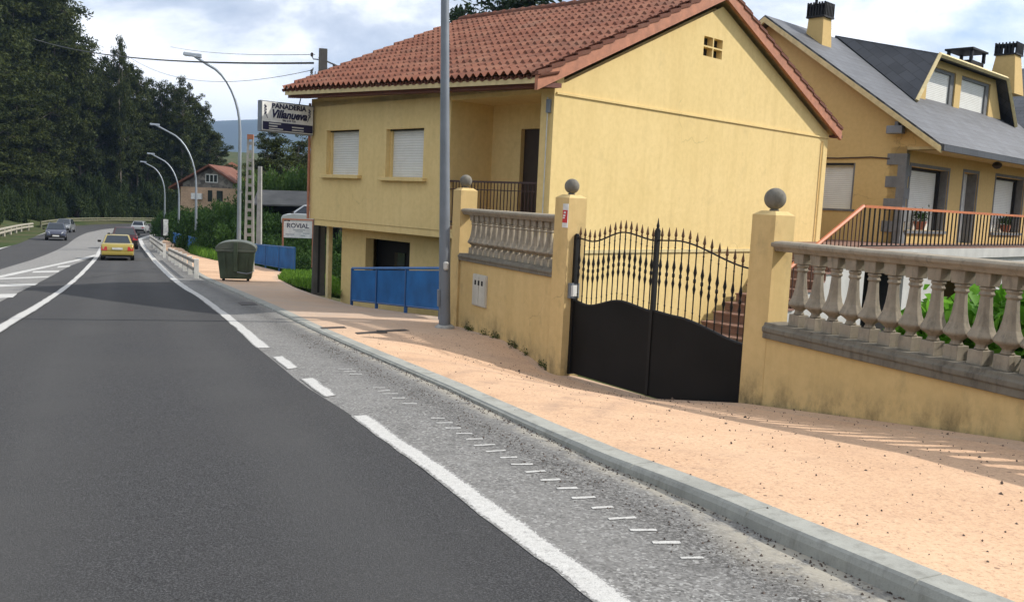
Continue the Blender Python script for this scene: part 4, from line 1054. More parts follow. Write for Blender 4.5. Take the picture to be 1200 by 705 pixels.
def put(proto, name, loc, scale, rz, label, cat, group=None):
    if id(proto) in used: o = copy_tree(proto)
    else: o = proto; used.add(id(proto))
    o.name = name; o.location = tuple(map(float, loc)); o.scale = scale if hasattr(scale, '__len__') else (scale,)*3; o.rotation_euler = (0, 0, rz)
    for k in ('label', 'category', 'group'):
        if k in o: del o[k]
    return tag(o, label, cat, group)
def zT(x, y): return float(T(np.array([x]), np.array([y]))[0])
def tree_at(protos, px, Y, top_y, label, group=None, name='eucalyptus_tree', wid=1., H0=24.):
    d = P(px, 250, Y); x, y = d[0], d[1]; z0 = zT(x, y); ztop = zpx(px, top_y, Y); s = max(.15, (ztop-z0)/H0)
    return put(random.choice(protos), name, (x, y, z0-.1), (s*wid, s*wid, s), random.uniform(0, 6.28), label, 'tree', group)
# silhouette trees of the roadside wood, all of them outside the bend
def edgeY(px): return float(np.interp(px, [-60, 0, 53, 87, 100, 140, 190, 230, 290], [38, 60, 103, 129, 136, 147, 155, 158, 162]))
def latY(px, L):      # how far out along this line of sight a point stands L metres clear of the road's outer edge
    for Y in np.arange(edgeY(px)-8, 330, 2.):
        d = P(px, 250, Y)
        if float(seg_dist(np.array([d[0]]), np.array([d[1]]), le[::2])[0]) >= L: return float(Y)
    return 330.
FG = 'tall trees of the dark roadside wood'
for (px, dY, ty, w, lab) in [(64, 14, -10, .9, 'tall dark tree whose thin top reaches the upper edge left of the cable'),
        (94, 12, 44, .8, 'dark wood tree just left of the cable crossing, below the tallest crowns'),
        (141, 8, 46, .5, 'narrow tall tree sticking up where the thick cable enters the wood'),
        (162, 10, 84, .85, 'dark rounded tree above the arms of the far street lamps'),
        (188, 12, 99, .9, 'broad dark tree standing behind the middle street lamp'),
        (212, 10, 92, .85, 'large round-topped tree near the right end of the dark wood'),
        (235, 14, 116, .85, 'sparse tree at the right end of the wood beside the nearest left lamp'),
        (252, 24, 158, .9, 'smallest dark tree at the right end of the wood, above the stone house')]:
    tree_at(EUC[:3], px, latY(px, dY*.75), ty, lab, FG, wid=w)
LBL = 'dark green tree packed inside the dense roadside wood on the left'
for (px, dY, ty, p) in [(-30, 12, -75, 0), (6, 14, -70, 0), (34, 14, -55, 0), (44, 10, -32, 0), (-10, 30, -60, 0), (22, 26, -50, 0), (52, 14, -14, 0), (84, 22, 50, 0), (118, 20, 84, 0), (149, 22, 106, 0), (174, 24, 116, 0), (200, 24, 124, 0), (222, 26, 132, 0), (247, 34, 168, 0),
                    (16, 8, 60, 1), (44, 7, 70, 1), (72, 7, 92, 1), (92, 8, 110, 1), (110, 8, 125, 1), (130, 7, 140, 1), (152, 7, 150, 1), (174, 8, 150, 1), (196, 8, 160, 1), (216, 9, 162, 1), (236, 10, 168, 1), (-8, 8, 70, 1), (2, 7, 110, 1), (58, 8, 140, 1), (30, 7, 130, 1), (82, 16, 150, 1), (120, 14, 165, 1), (140, 16, 172, 1), (163, 14, 175, 1), (185, 16, 180, 1), (206, 16, 184, 1), (226, 18, 186, 1), (252, 20, 188, 1), (270, 30, 190, 1), (100, 30, 100, 0), (140, 34, 100, 0), (170, 36, 120, 0), (200, 38, 130, 0), (225, 40, 140, 0), (40, 20, 20, 0), (70, 36, 50, 0), (78, 16, 22, 0), (106, 14, 56, 0), (124, 12, 68, 0), (133, 18, 74, 0), (152, 12, 76, 0), (176, 14, 94, 0), (200, 14, 98, 0), (224, 16, 106, 0), (116, 10, 90, 1), (148, 10, 110, 1), (178, 10, 122, 1), (204, 10, 132, 1), (228, 12, 140, 1), (244, 14, 150, 1)]:
    tree_at([EUC[1], EUC[3]] if p else EUC, px, latY(px, 9.5+.35*(dY-7) if p else 8+.5*dY), ty, LBL, 'trees packed inside the roadside wood', wid=random.uniform(.95, 1.2) if not p else random.uniform(1.1, 1.5))
# undergrowth along the far rail
for k in range(44):
    px = -25+k*5.7; wb = random.uniform(1.5, 2.5); Y = latY(px, random.uniform(5., 7.5)); h = random.uniform(4.5, 8) if px > 60 else random.uniform(3.2, 5)
    d = P(px, 250, Y); put(random.choice(UNDER), 'undergrowth_bush', (d[0], d[1], zT(d[0], d[1])-.3), (wb, wb*random.uniform(.8, 1.2), h*random.uniform(.55, 1.1)), random.uniform(0, 6), 'dark bush in the undergrowth at the foot of the roadside wood', 'bush', 'bushes at the foot of the wood')
# trees between the sign and the wood, and behind the roofs
for (px, Y, ty, w, lab, pr2) in [(318, 95, 152, 1.5, 'dark tree filling the gap below the bakery sign', EUC), (345, 105, 158, 1.6, 'dark tree behind the house corner, right of the bakery sign gap', EUC), (300, 120, 190, 1.5, 'low dark tree right of the slotted concrete pole', EUC),
        (540, 62, -22, 1.0, 'slim conifer rising above the tile roof left of the bigger one', CON), (592, 66, -32, 2.2, 'broad dark conifer above the ridge of the tile roof', CON), (566, 74, -8, 1.6, 'dark conifer between the slim and broad ones above the tile roof', CON), (618, 76, -6, 1.7, 'low conifer just above the right part of the tile ridge', CON)]:
    tree_at(pr2, px, Y, ty, lab, None, 'conifer_tree' if pr2 is CON else 'broadleaf_tree', w, 20. if pr2 is CON else 24.)
# hedge line and bank of bushes beyond the blue railings
for (px, Y, ty, w, p) in [(262, 80, 229, 3.0, 0), (246, 72, 240, 2.6, 1), (272, 66, 230, 3.0, 0), (292, 62, 232, 2.8, 1), (264, 62, 258, 2.2, 1), (282, 58, 250, 2.4, 0), (306, 58, 240, 2.6, 1), (322, 56, 250, 2.4, 0), (256, 66, 272, 2.0, 0), (272, 59, 272, 1.8, 1), (292, 56, 268, 2.0, 0),
                               (312, 53, 266, 1.9, 1), (330, 50, 274, 1.7, 0), (345, 49, 280, 1.8, 1), (360, 48, 284, 1.9, 0), (240, 84, 237, 2.8, 0), (226, 90, 236, 2.8, 1), (212, 102, 240, 3.0, 0), (201, 112, 244, 2.4, 1), (376, 46, 290, 2.0, 1), (392, 44, 286, 2.0, 0), (384, 50, 262, 2.4, 1), (350, 62, 266, 2.4, 0)]:
    d = P(px, 260, Y); z0 = zT(d[0], d[1]); h = max(.8, zpx(px, ty, Y)-z0)
    put(BUSH[p], 'roadside_bush', (d[0], d[1], z0-.2), (w, w, h/.9), random.uniform(0, 6), 'leafy green bush in the thicket beyond the blue railings', 'bush', 'bushes beyond the blue railings')
for (px, Y, ty, w) in [(308, 72, 212, 3.4), (330, 74, 210, 3.6), (352, 76, 208, 3.6), (372, 74, 212, 3.2)]:
    d = P(px, 240, Y); z0 = zT(d[0], d[1]); h = max(1, zpx(px, ty, Y)-z0)
    put(BUSH[2], 'hedge', (d[0], d[1], z0-.2), (w, w, h/.76), random.uniform(0, 6), 'light green hedge bush along the top behind the grey shed roof', 'hedge', 'hedge bushes behind the shed')
for p_ in EUC+CON+BUSH+UNDER:       # a prototype nobody picked is not part of the place
    if id(p_) not in used:
        for ch in list(p_.children): bpy.data.objects.remove(ch)
        bpy.data.objects.remove(p_)
# bright garden plants behind the near balustrade
def garden_plant(x, y, zb, w, h, label, n=900):
    t = thing('garden_plant', label, 'plant', (x, y, zb))
    tb = MB(); L = []
    for k in range(26):
        an = random.uniform(0, 6.28); r0 = w*math.sqrt(random.random()); tip = np.array([r0*math.cos(an), r0*math.sin(an), h*(1-.35*(r0/w)**2)*random.uniform(.72, 1.04)])
        tb.tube([(tip[0]*.3, tip[1]*.3, 0), (tip[0]*.7, tip[1]*.7, tip[2]*.5), tip], [.012, .009, .004], 5)
        q = rng.normal(0, 1, (n//26, 3))*np.array([.12, .12, .13]); L.append(tip+q-np.array([0, 0, .05])); L.append(tip*.8+q*1.4)
    tb.build('stems', M['moss'], t, True)
    leaf_mesh('foliage', np.concatenate(L), .165, M['bright'], t, aspect=1.45, fold=True, up=.1)
    return t
wn = np.array([wR[1]-pR[1], -(wR[0]-pR[0])]); wn /= np.linalg.norm(wn); 
if wn[0] < 0: wn = -wn
for i, (w_, off, ww, hh_, lab) in enumerate([(1.55, .85, .35, .85, 'small bright green plant at the left end behind the near balustrade'), (2.3, 1.05, .5, 1.12, 'bright green leafy plant behind the middle near balusters'), (3.05, 1.0, .55, 1.12, 'full bright green plant behind the near balusters, right of the middle one'), (3.8, 1.0, .5, 1.05, 'bright green plant behind the rightmost visible balusters'), (2.7, 1.7, .5, 1.15, 'bright green plant further back among the garden plants'), (3.4, 1.75, .55, 1.2, 'tall bright green plant at the back right of the garden plants'), (4.5, .95, .55, 1.1, 'bright green plant at the right end behind the near balustrade')]):
    c = pR+(wR-pR)/np.linalg.norm(wR-pR)*w_+wn*off; garden_plant(c[0], c[1], -1.75, ww, hh_, lab)
# grass banks
def in_poly(x, y, poly):
    inside = False; j = len(poly)-1
    for i in range(len(poly)):
        if (poly[i][1] > y) != (poly[j][1] > y) and x < (poly[j][0]-poly[i][0])*(y-poly[i][1])/(poly[j][1]-poly[i][1])+poly[i][0]: inside = not inside
        j = i
    return inside
def grass(poly_px, n, hgt, label, zf, mat=None):
    pts = [zf(*p) for p in poly_px]; pts = np.array(pts); out = []; lo, hi = pts[:, :2].min(0), pts[:, :2].max(0)
    cz = pts[:, 2].mean()
    A = np.c_[pts[:, :2], np.ones(len(pts))]; co, *_ = np.linalg.lstsq(A, pts[:, 2], rcond=None)
    o = MB().quad(*[(p[0], p[1], float(co@[p[0], p[1], 1])) for p in pts]).build('verge', M['ground']); o['kind'] = 'structure'
    V = []; Fc = []; tn = []
    while len(out) < n:
        x, y = rng.uniform(lo[0], hi[0]), rng.uniform(lo[1], hi[1])
        if not in_poly(x, y, pts[:, :2]): continue
        out.append(1); z = float(co@[x, y, 1]); a = rng.uniform(0, 6.28); h = hgt*rng.uniform(.4, 1.25); w = .012+.018*rng.random(); le_ = rng.uniform(-.5, .5, 2)*h
        i = len(V); V += [(x-w*math.cos(a), y-w*math.sin(a), z-.02), (x+w*math.cos(a), y+w*math.sin(a), z-.02), (x+le_[0]*.4+w*.6*math.cos(a), y+le_[1]*.4+w*.6*math.sin(a), z+h*.6), (x+le_[0], y+le_[1], z+h)]
        Fc += [(i, i+1, i+2), (i, i+2, i+3)]; tn += [rng.random()]*4
    me = bpy.data.meshes.new('grass'); me.from_pydata(V, [], Fc); me.materials.append(mat or M['grass'])
    a = me.attributes.new('tint', 'FLOAT', 'POINT'); a.data.foreach_set('value', np.array(tn, np.float32))
    o = bpy.data.objects.new('grass', me); COL.objects.link(o); tag(o, label, 'grass', kind='stuff')
grass([(326, 327.5), (346, 335), (364, 338.5), (384, 341.5), (399, 346), (402, 333), (372, 320), (332, 318)], 4600, .17, 'bright green grass bank beside the thick grey pole', lambda a, b: G(a, b, -.02))
grass([(222, 297), (236, 301), (256, 305.5), (280, 306), (280, 290), (250, 287), (228, 292)], 3600, .5, 'bright tall grass behind the lamp post near the far blue railing', lambda a, b: G(a, b, .02))
# rough verge along the left edge
def off_edge(d):
    e = np.array(left_edge); t = np.gradient(e, axis=0); t /= np.linalg.norm(t, axis=1)[:, None]; return e+np.c_[-t[:, 1], t[:, 0]]*d
E0, E1 = off_edge(-.15), off_edge(4.2)
sheet('verge', [[(p[0], p[1], float(Hr(*p))+.006+.02*k) for k, p in enumerate([a+(b-a)*q for q in (0, .25, .5, .75, 1)])] for a, b in zip(E0[25:], E1[25:])], M['ground'])

# ------------------------------------------------------------------ street furniture
def lamp(base, H, arm, adir, label, r0=.085, bend=1.1):
    t = thing('street_lamp', label, 'street lamp', base, math.atan2(adir[1], adir[0]), 'street lamps along the road')
    ax, az = .60*arm, 1.25*arm; hb = H-.16*arm-az; pts = [(0, 0, 0), (0, 0, H*.3), (0, 0, H*.5), (0, 0, hb)]
    for k in range(1, 9):
        a = R(78)*k/8; pts.append((ax*(1-math.cos(a))*1.26, 0, hb+az*math.sin(a)*1.02))
    pts.append((arm-.3, 0, H-.04))
    rr = [r0, r0*.92, r0*.8, r0*.7]+[r0*.6]*9
    MB().tube(pts, rr, 10).build('pole', M['galv'], t, True)
    MB().lathe([(r0*1.9, 0), (r0*1.9, .03), (r0*1.2, .05), (r0*1.15, .35), (r0, .4)], n=10).build('base', M['galv'], t)
    mb = MB(); mb.hexa([(arm-.55, -.06, H-.09), (arm+.12, -.10, H-.02), (arm+.12, .10, H-.02), (arm-.55, .06, H-.09)], [(arm-.55, -.04, H+.07), (arm+.1, -.05, H+.10), (arm+.1, .05, H+.10), (arm-.55, .04, H+.07)])
    hd = mb.build('lamp_head', M['galv'], t, bevel=.02)
    MB().box(arm-.35, arm+.06, -.07, .07, H-.05, H-.021).build('lens', M['headl'], hd)
    return t
def lamp_px(px, pyb, Y, tipx, tipy, label, r0=.085):
    b = P(px, pyb, Y); z = b[2]; H = zpx(px, tipy, Y)-z; arm = abs(px-tipx)*Y/F/.97
    return lamp(b, H, arm, (-.97, -.22), label, r0)
lamp_px(279.5, 309, 35, 222, 69, 'nearest left street lamp, rising just behind the green container', .085)
lamp_px(229.5, 292, 66, 182, 149, 'street lamp at the near end of the far blue railing', .10)
lamp_px(209.5, 281, 84, 177, 182, 'third street lamp along the road, between the blue railing lamp and the farthest one', .10)
lamp_px(193, 271, 104, 168, 191, 'farthest street lamp, small beside the dark wood', .10)
b = P(521, 382, 15.6)
t = thing('lamp_post', 'tall thick grey lamp post on the pavement in front of the yellow house', 'lamp post', b)
t.rotation_euler = (0, R(2.1), R(195))
MB().tube([(0, 0, -.05), (0, 0, .9), (0, 0, 4.), (0, 0, 9.), (.1, 0, 9.6), (.5, 0, 10.), (1.6, 0, 10.15)], [.104, .100, .078, .056, .052, .05, .045], 16).build('pole', M['galvd'], t, True)
MB().lathe([(.18, -.04), (.17, .0), (.13, .03)], n=14).build('base', M['conc'], t)
MB().box(.09, .125, -.06, .06, .35, .65).build('access_door', M['galvd'], t, bevel=.01)
MB().hexa([(1.5, -.1, 10.1), (2.2, -.14, 10.1), (2.2, .14, 10.1), (1.5, .1, 10.1)], [(1.5, -.06, 10.22), (2.15, -.06, 10.26), (2.15, .06, 10.26), (1.5, .06, 10.22)]).build('lamp_head', M['galv'], t)
MB().lathe([(.03, 0), (.045, .02), (.045, .12), (.03, .14)], (.0, .12, 1.0), 8).build('junction_box', M['offwhite'], t)

def railing(a, b, h, label, base=.1, panel=True, posts=3, name='blue_railing', top=None):
    a = np.array(a); b = np.array(b); d = (b-a)[:2]; L = np.linalg.norm(d); t = thing(name, label, 'railing', a, math.atan2(-d[0], d[1]))
    dz = b[2]-a[2]; ph = (top or h)
    vs = []; fs = []; n = int(L/.045)
    for i in range(n+1):
        y = .03+(L-.06)*i/n; x = .012*math.cos(math.pi*i)
        for z in (base, ph): vs.append((x, y, z+dz*y/L)); vs.append((x-.006, y, z+dz*y/L))
    for i in range(n):
        q, r_ = 4*i, 4*i+4; fs += [(q, r_, r_+2, q+2), (q+1, q+3, r_+3, r_+1), (q+2, r_+2, r_+3, q+3), (q, q+1, r_+1, r_)]
    MB().add(vs, fs).build('panel', M['blue'], t)
    for z, nm in ((h, 'top_rail'), (base-.01, 'bottom_rail')):
        MB().tube([(0, 0, z), (0, L, z+dz)], .032 if nm == 'top_rail' else .022, 6).build(nm, M['blue_d'] if nm == 'bottom_rail' else M['blue'], t)
    for k in range(posts):
        y = L*k/(posts-1); MB().box(-.03, .03, y-.03, y+.03, -.25+dz*y/L, h+.0+dz*y/L).build('post', M['blue_d'], t)
    return t
A_, B_ = P(516, 370, 16.75), P(412, 357.5, 21.6)
railing(A_, B_, zpx(515, 314, 16.75)-A_[2], 'blue sheet railing in front of the sunken garage of the yellow house', .13, True, 4, top=.855)
A_, B_ = G(345, 318.5), G(297, 309.5)
railing(A_, B_, 1.03, 'blue railing behind the green container, beside the grass bank', .08, True, 4)
A_, B_ = G(230, 294), G(203, 284.5)
railing(A_, B_, .95, 'far small blue railing beyond the low concrete fence', .05, True, 4)
# low concrete rail fence
def low_fence(a, b, h, n, label):
    a = np.array(a); b = np.array(b); d = (b-a)[:2]; L = np.linalg.norm(d); t = thing('low_fence', label, 'fence', a, math.atan2(-d[0], d[1])); dz = b[2]-a[2]
    for k in range(n):
        y = L*k/(n-1); MB().box(-.08, .08, y-.07, y+.07, -.3+dz*y/L, h+dz*y/L).build('post', M['offwhite'], t, bevel=.01)
    for zz in (h*.42, h*.86):
        mb = MB(); mb.add([(x, y, zz+dz*y/L+q) for y in (0, L) for x in (-.105, -.055) for q in (-.055, .055)], [(0, 1, 3, 2), (4, 6, 7, 5), (0, 2, 6, 4), (1, 5, 7, 3), (0, 4, 5, 1), (2, 3, 7, 6)])
        mb.build('beam', M['timber'], t)
    return t
def kz(p, h=.06): return np.array([p[0], p[1], p[2]+h])
low_fence(kz(G(230, 326)), kz(G(199, 305)), .62, 7, 'low fence of white posts and brown beams, the nearer one before the green container')
low_fence(kz(G(192.5, 302)), kz(G(176.5, 287)), .75, 7, 'farther low fence of white posts at the road bend')
b = G(194, 282); t = thing('marker_post', 'small white marker board with dark edge at the far end of the pavement', 'marker', b, R(20))
MB().box(-.05, .05, -.05, .05, 0, .9).build('post', M['dark'], t); MB().box(-.2, .24, -.09, -.051, .5, 2.1).build('board', M['white'], t); MB().box(-.42, -.21, -.09, -.051, .5, 2.1).build('edge', M['dark'], t)
# guard rail on the outside of the bend
er_ = off_edge(2.2)
def guard(i0, i1, label, mat):
    pts = er_[i0:i1]; t = thing('guard_rail', label, 'guard rail', (pts[0][0], pts[0][1], 0))
    o = np.array([pts[0][0], pts[0][1]])
    for zz in (.45, .78):
        rows = []
        for p in pts:
            z = zT(*p)*0+float(Hr(*p)); rows.append((p[0]-o[0], p[1]-o[1], z+zz))
        MB().tube(rows, .12, 6).build('beam', mat, t)
    k0 = None
    for k in range(0, len(pts), 2):
        p = pts[k]; z = float(Hr(*p)); q = MB().box(p[0]-o[0]-.09, p[0]-o[0]+.09, p[1]-o[1]-.09, p[1]-o[1]+.09, z-.3, z+.85).build('post', mat, t)
    return t
iS = int(np.argmin(np.hypot(er_[:, 0]+36, er_[:, 1]-52))); iM = int(np.argmin(np.hypot(er_[:, 0]+61, er_[:, 1]-112)))
guard(iS-4, iM, 'pale timber guard rail along the left edge of the road', plain('pale_timber', (.31, .285, .23), .85, 0, .3, 3.)); guard(iM+1, min(len(er_), iM+36), 'distant dull guard rail across the outside of the bend', plain('mossy_timber', (.13, .125, .075), .9, 0, .3, 3.))

# waste container
b = P(277, 327.5, 29.3)
t = thing('waste_container', 'large dark green waste container with arched lid at the pavement edge', 'container', b, R(14))
mb = MB()
mb.hexa([(-.48, -.42, .06), (.48, -.42, .06), (.48, .42, .06), (-.48, .42, .06)], [(-.585, -.52, .98), (.585, -.52, .98), (.585, .52, .98), (-.585, .52, .98)])
mb.build('bin_body', M['green'], t, bevel=.03)
for k in (-.33, .33): MB().hexa([(k-.03, -.47, .15), (k+.03, -.47, .15), (k+.03, -.40, .15), (k-.03, -.40, .15)], [(k*1.1-.03, -.55, .9), (k*1.1+.03, -.55, .9), (k*1.1+.03, -.48, .9), (k*1.1-.03, -.48, .9)]).build('rib', M['green'], t)
MB().box(-.62, .62, -.56, .56, .94, 1.02).build('rim', M['greend'], t, bevel=.015)
prof = [(.64*math.cos(a), 1.02+.27*math.sin(a)**.9) for a in np.linspace(0, math.pi, 15)]
mb = MB(); mb.prism([(x, z) for x, z in prof], 1, -.55, .55); mb.build('lid', M['greend'], t, bevel=.02)
MB().hexa([(-.07, -.60, .32), (.07, -.60, .32), (.07, -.53, .32), (-.07, -.53, .32)], [(-.06, -.66, 1.26), (.06, -.66, 1.26), (.06, -.57, 1.26), (-.06, -.57, 1.26)]).build('lift_arm', M['green'], t, bevel=.01)
MB().tube([(.05, -.6, .30), (.35, -.56, .25), (.52, -.5, .30)], .022, 6).build('pedal_bar', M['galvd'], t)
for x in (-.38, .38): MB().tube([(x-.04, -.3, .08), (x+.04, -.3, .08)], .09, 10).build('wheel', M['tyre'], t)

# poles and cables
def box_pole(t, w, d, H, mat, tw=.6):
    return MB().hexa([(-w/2, -d/2, 0), (w/2, -d/2, 0), (w/2, d/2, 0), (-w/2, d/2, 0)], [(-w/2*tw, -d/2*tw, H), (w/2*tw, -d/2*tw, H), (w/2*tw, d/2*tw, H), (-w/2*tw, d/2*tw, H)]).build('shaft', mat, t, bevel=.01)
b = P(372.5, 346, 25.2); t = thing('utility_pole', 'thick weathered grey utility pole under the left corner of the yellow house', 'utility pole', b, R(15)); up = t
Hp = zpx(371.5, 57, 25.2)-b[2]
box_pole(t, .36, .26, Hp, M['concd'], .62)
MB().box(-.03, .03, -.145, -.10, .1, Hp*.5).build('slot', M['dark'], t)
for k, (zz, s_) in enumerate(((.55, 1), (.95, 1), (.3, -1), (.75, -1))):
    q = MB().tube([(0, 0, Hp-zz), (.26*s_, -.02, Hp-zz), (.3*s_, -.02, Hp-zz+.08)], .018, 6).build('bracket', M['galvd'], t)
    MB().lathe([(.02, 0), (.045, .02), (.03, .05), (.045, .08), (.02, .11)], (.3*s_, -.02, Hp-zz+.06), 8).build('insulator', M['iron'], q)
b = P(291.5, 318, 36.); t = thing('slotted_pole', 'pale concrete pole with ladder-like slots behind the green container', 'utility pole', b, R(10)); H = zpx(291, 163, 36.)-b[2]
mb = MB(); w0, w1 = .16, .09
for s_ in (-1, 1): mb.hexa([(s_*w0-.05, -.1, 0), (s_*w0+.05, -.1, 0), (s_*w0+.05, .1, 0), (s_*w0-.05, .1, 0)], [(s_*w1-.035, -.07, H), (s_*w1+.035, -.07, H), (s_*w1+.035, .07, H), (s_*w1-.035, .07, H)])
for k in range(16):
    z = H*(k+.5)/16; mb.box(-w0, w0, -.06, .06, z-.06, z+.06) if k < 8 else mb.box(-w1-.03, w1+.03, -.05, .05, z-.06, z+.06)
mb.build('shaft', M['conc'], t); MB().box(-.12, .12, -.1, .1, H, H+.18).build('cap', M['terra'], t)
b = P(303.5, 286, 47.); t = thing('utility_pole', 'thin pale pole between the slotted pole and the bakery sign', 'utility pole', b); box_pole(t, .26, .22, zpx(303, 195, 47.)-b[2], M['conc'], .7)
def cable(pts, r, label, sag=.0, name='overhead_cable'):
    a, b_ = np.array(pts[0]), np.array(pts[1]); path = []
    for k in range(25):
        u = k/24; p = a+(b_-a)*u; p = p-np.array([0, 0, sag*4*u*(1-u)]); path.append(p-a)
    o = MB().tube(path, r, 6).build(name, M['cable'], None, True); o.location = tuple(map(float, a)); return tag(o, label, 'cable', 'overhead cables')
q = np.array([b_ for b_ in P(367, 78, 25.1)])
cable([P(367, 74, 25.1), P(40, 46, 62.)], .030, 'thick black overhead cable crossing the sky from the utility pole to the wood', .45)
cable([P(369, 64, 25.15), P(200, 55, 52)], .009, 'thin upper overhead wire left of the utility pole top', .15)
cable([P(367, 82, 25.1), P(150, 66, 50)], .008, 'thin sagging wire below the thick cable over the sign', .75)
cable([P(374, 68, 25.1), P(470, 101, 40)], .022, 'thick cable running right from the pole top over the tile roof', .1)
cable([P(375, 76, 25.1), P(432, 96, 34)], .010, 'thin wire running right from the pole to the tile roof', .05)
cable([P(367, 80, 25.1), P(357, 108, 24.3)], .018, 'slanted cable from the pole down to the tile eave', .0)
cable([P(369.5, 84, 25.1), P(368, 106, 24.9)], .012, 'short vertical cable beside the pole above the eave', .0)

# signs
def text_mesh(body, size, mat, parent, loc, shear=0., name='lettering', bold=0., sx=1., align='CENTER'):
    c = bpy.data.curves.new(name, 'FONT'); c.body = body; c.size = size; c.align_x = align; c.shear = shear; c.offset = bold; c.extrude = .004; c.resolution_u = 3
    tmp = bpy.data.objects.new('tmp', c); COL.objects.link(tmp)
    bpy.context.view_layer.update(); me = bpy.data.meshes.new_from_object(tmp.evaluated_get(bpy.context.evaluated_depsgraph_get()))
    bpy.data.objects.remove(tmp); bpy.data.curves.remove(c)
    me.name = name; me.materials.clear(); me.materials.append(mat)
    o = bpy.data.objects.new(name, me); COL.objects.link(o); o.parent = parent; o.location = loc; o.rotation_euler = (R(90), 0, 0); o.scale = (sx, 1, 1)
    return o
cnr = np.array([C1[0], C1[1]])+np.array([-math.sin(AH), math.cos(AH)])*(FL-.1); dn = np.array([math.cos(AH), math.sin(AH)])
W, Hs = 1.52, .78
b = cnr - dn*(W+.05); zs = zpx(303, 153.5, b[1])
sg = thing('bakery_sign', 'white and navy bakery sign board projecting from the corner of the yellow house', 'sign', (b[0], b[1], zs), AH)
MB().box(0, W, -.09, .09, 0, Hs).build('cabinet', M['galvd'], sg, bevel=.01)
MB().box(.03, W-.02, -.101, -.092, .03, Hs-.03).build('face', M['white'], sg)
MB().box(.05, W-.03, -.107, -.102, .05, .255).build('navy_band', M['navy'], sg)
text_mesh('PANADERIA', .175, M['navy'], sg, (W*.52, -.106, .61), bold=.006, sx=1.05)
text_mesh('Villanueva', .285, M['navy'], sg, (W*.52, -.107, .375), shear=.3, bold=.011, sx=.9)
text_mesh('986 610 710', .075, M['navy'], sg, (W*.52, -.106, .29), bold=.001)
mb = MB()
for (x, z, l) in ((.22, .20, .34), (.22, .135, .24), (.22, .07, .40), (.88, .15, .34), (.88, .08, .34)): mb.box(x, x+l, -.111, -.108, z, z+.03)
mb.build('small_print', M['offwhite'], sg)
for s_, x0 in ((-1, .12), (1, W-.13)):
    mb = MB()
    mb.tube([(x0, -.107, .66), (x0+s_*.02, -.107, .52), (x0-s_*.06, -.107, .34)], .008, 4)
    for k in range(7):
        z = .66-.035*k; mb.lathe([(.001, -.03), (.016, -.005), (.001, .035)], (x0+(.018 if k % 2 else -.018), -.107, z), 5)
    mb.build('wheat_ear', M['navy'], sg)
MB().box(W, W+.08, -.03, .03, .1, .14).build('bracket', M['galvd'], sg); MB().box(W, W+.08, -.03, .03, Hs-.14, Hs-.1).build('bracket', M['galvd'], sg)
MB().tube([(W*.75, 0, Hs), (W*.8, 0, Hs+.28)], .015, 5).build('stay', M['cable'], sg)
Yr = 42.; b = P(331.5, 312, Yr); Wd = 33*Yr/F; rs = thing('advert_sign', 'faded white roadside advert board on red posts, beyond the blue railing', 'sign', b, R(6))
z1_, z0_ = zpx(333, 259, Yr)-b[2], zpx(333, 278, Yr)-b[2]
MB().box(0, Wd, -.03, .03, z0_, z1_).build('board', M['white'], rs)
for x in (-.06, Wd): MB().box(x, x+.07, -.04, .04, 0, z1_+.12).build('post', M['terra'], rs)
MB().box(-.06, Wd+.07, -.045, .045, z1_+.06, z1_+.13).build('crossbar', M['terra'], rs)
text_mesh('ROVIAL', .30, M['navy'], rs, (Wd*.5, -.036, z1_-.29), bold=.004, sx=1.0)
mb = MB()
for (x, z, l) in ((.45, .40, .55), (.55, .47, .35), (.1, .62, .4), (.9, .55, .3), (.8, .66, .2)): mb.box(x, x+l, -.036, -.031, z1_-z, z1_-z+.03)
mb.build('small_print', M['galv'], rs)

# ------------------------------------------------------------------ background buildings
d = P(330, 240, 62); zz = zpx(330, 228, 62)
sh = thing('shed', 'open dark shed with grey fibre cement roof left of the yellow house', 'shed', (d[0]-1.6, d[1], 0), R(10))
mb = MB(); mb.add([(x, y, z) for (y, z) in ((0, zpx(330, 242, 62)), (3.2, zz+.15), (6.4, zpx(330, 242, 62))) for x in (-.4, 6.) for z in (z, z+.1)], [(0, 4, 6, 2), (1, 3, 7, 5), (4, 8, 10, 6), (5, 7, 11, 9), (0, 1, 5, 4), (4, 5, 9, 8), (2, 6, 7, 3), (6, 10, 11, 7), (0, 2, 3, 1), (8, 9, 11, 10)]); mb.build('roof', M['shed'], sh)
zg = zT(d[0], d[1])
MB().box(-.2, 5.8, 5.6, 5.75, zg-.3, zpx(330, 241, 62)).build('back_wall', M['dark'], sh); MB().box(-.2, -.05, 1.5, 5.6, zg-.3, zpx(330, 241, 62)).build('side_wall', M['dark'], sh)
for x in (0., 2.8, 5.6): MB().box(x-.07, x+.07, .3, .44, zg-.3, zpx(330, 241, 62)+.05).build('post', M['bark'], sh)
Ys = 95.; k = Ys/F; c = P(246, 216, Ys); st_h = thing('stone_house', 'distant stone house with red roof and white gable window beyond the thicket', 'house', (c[0], c[1], 0), R(4))
zE, zA, zB_ = c[2], zpx(248, 196.5, Ys), zT(c[0], c[1])-.5; hw = 31*k
mb = MB(); mb.prism([(-hw, zB_), (hw, zB_), (hw, zE), (0.1, zA), (-hw, zE)], 1, 0, .3); mb.box(-hw, -hw+.3, .3, 9, zB_, zE); mb.box(hw-.3, hw, .3, 9, zB_, zE); mb.build('wall', M['stonewall'], st_h)
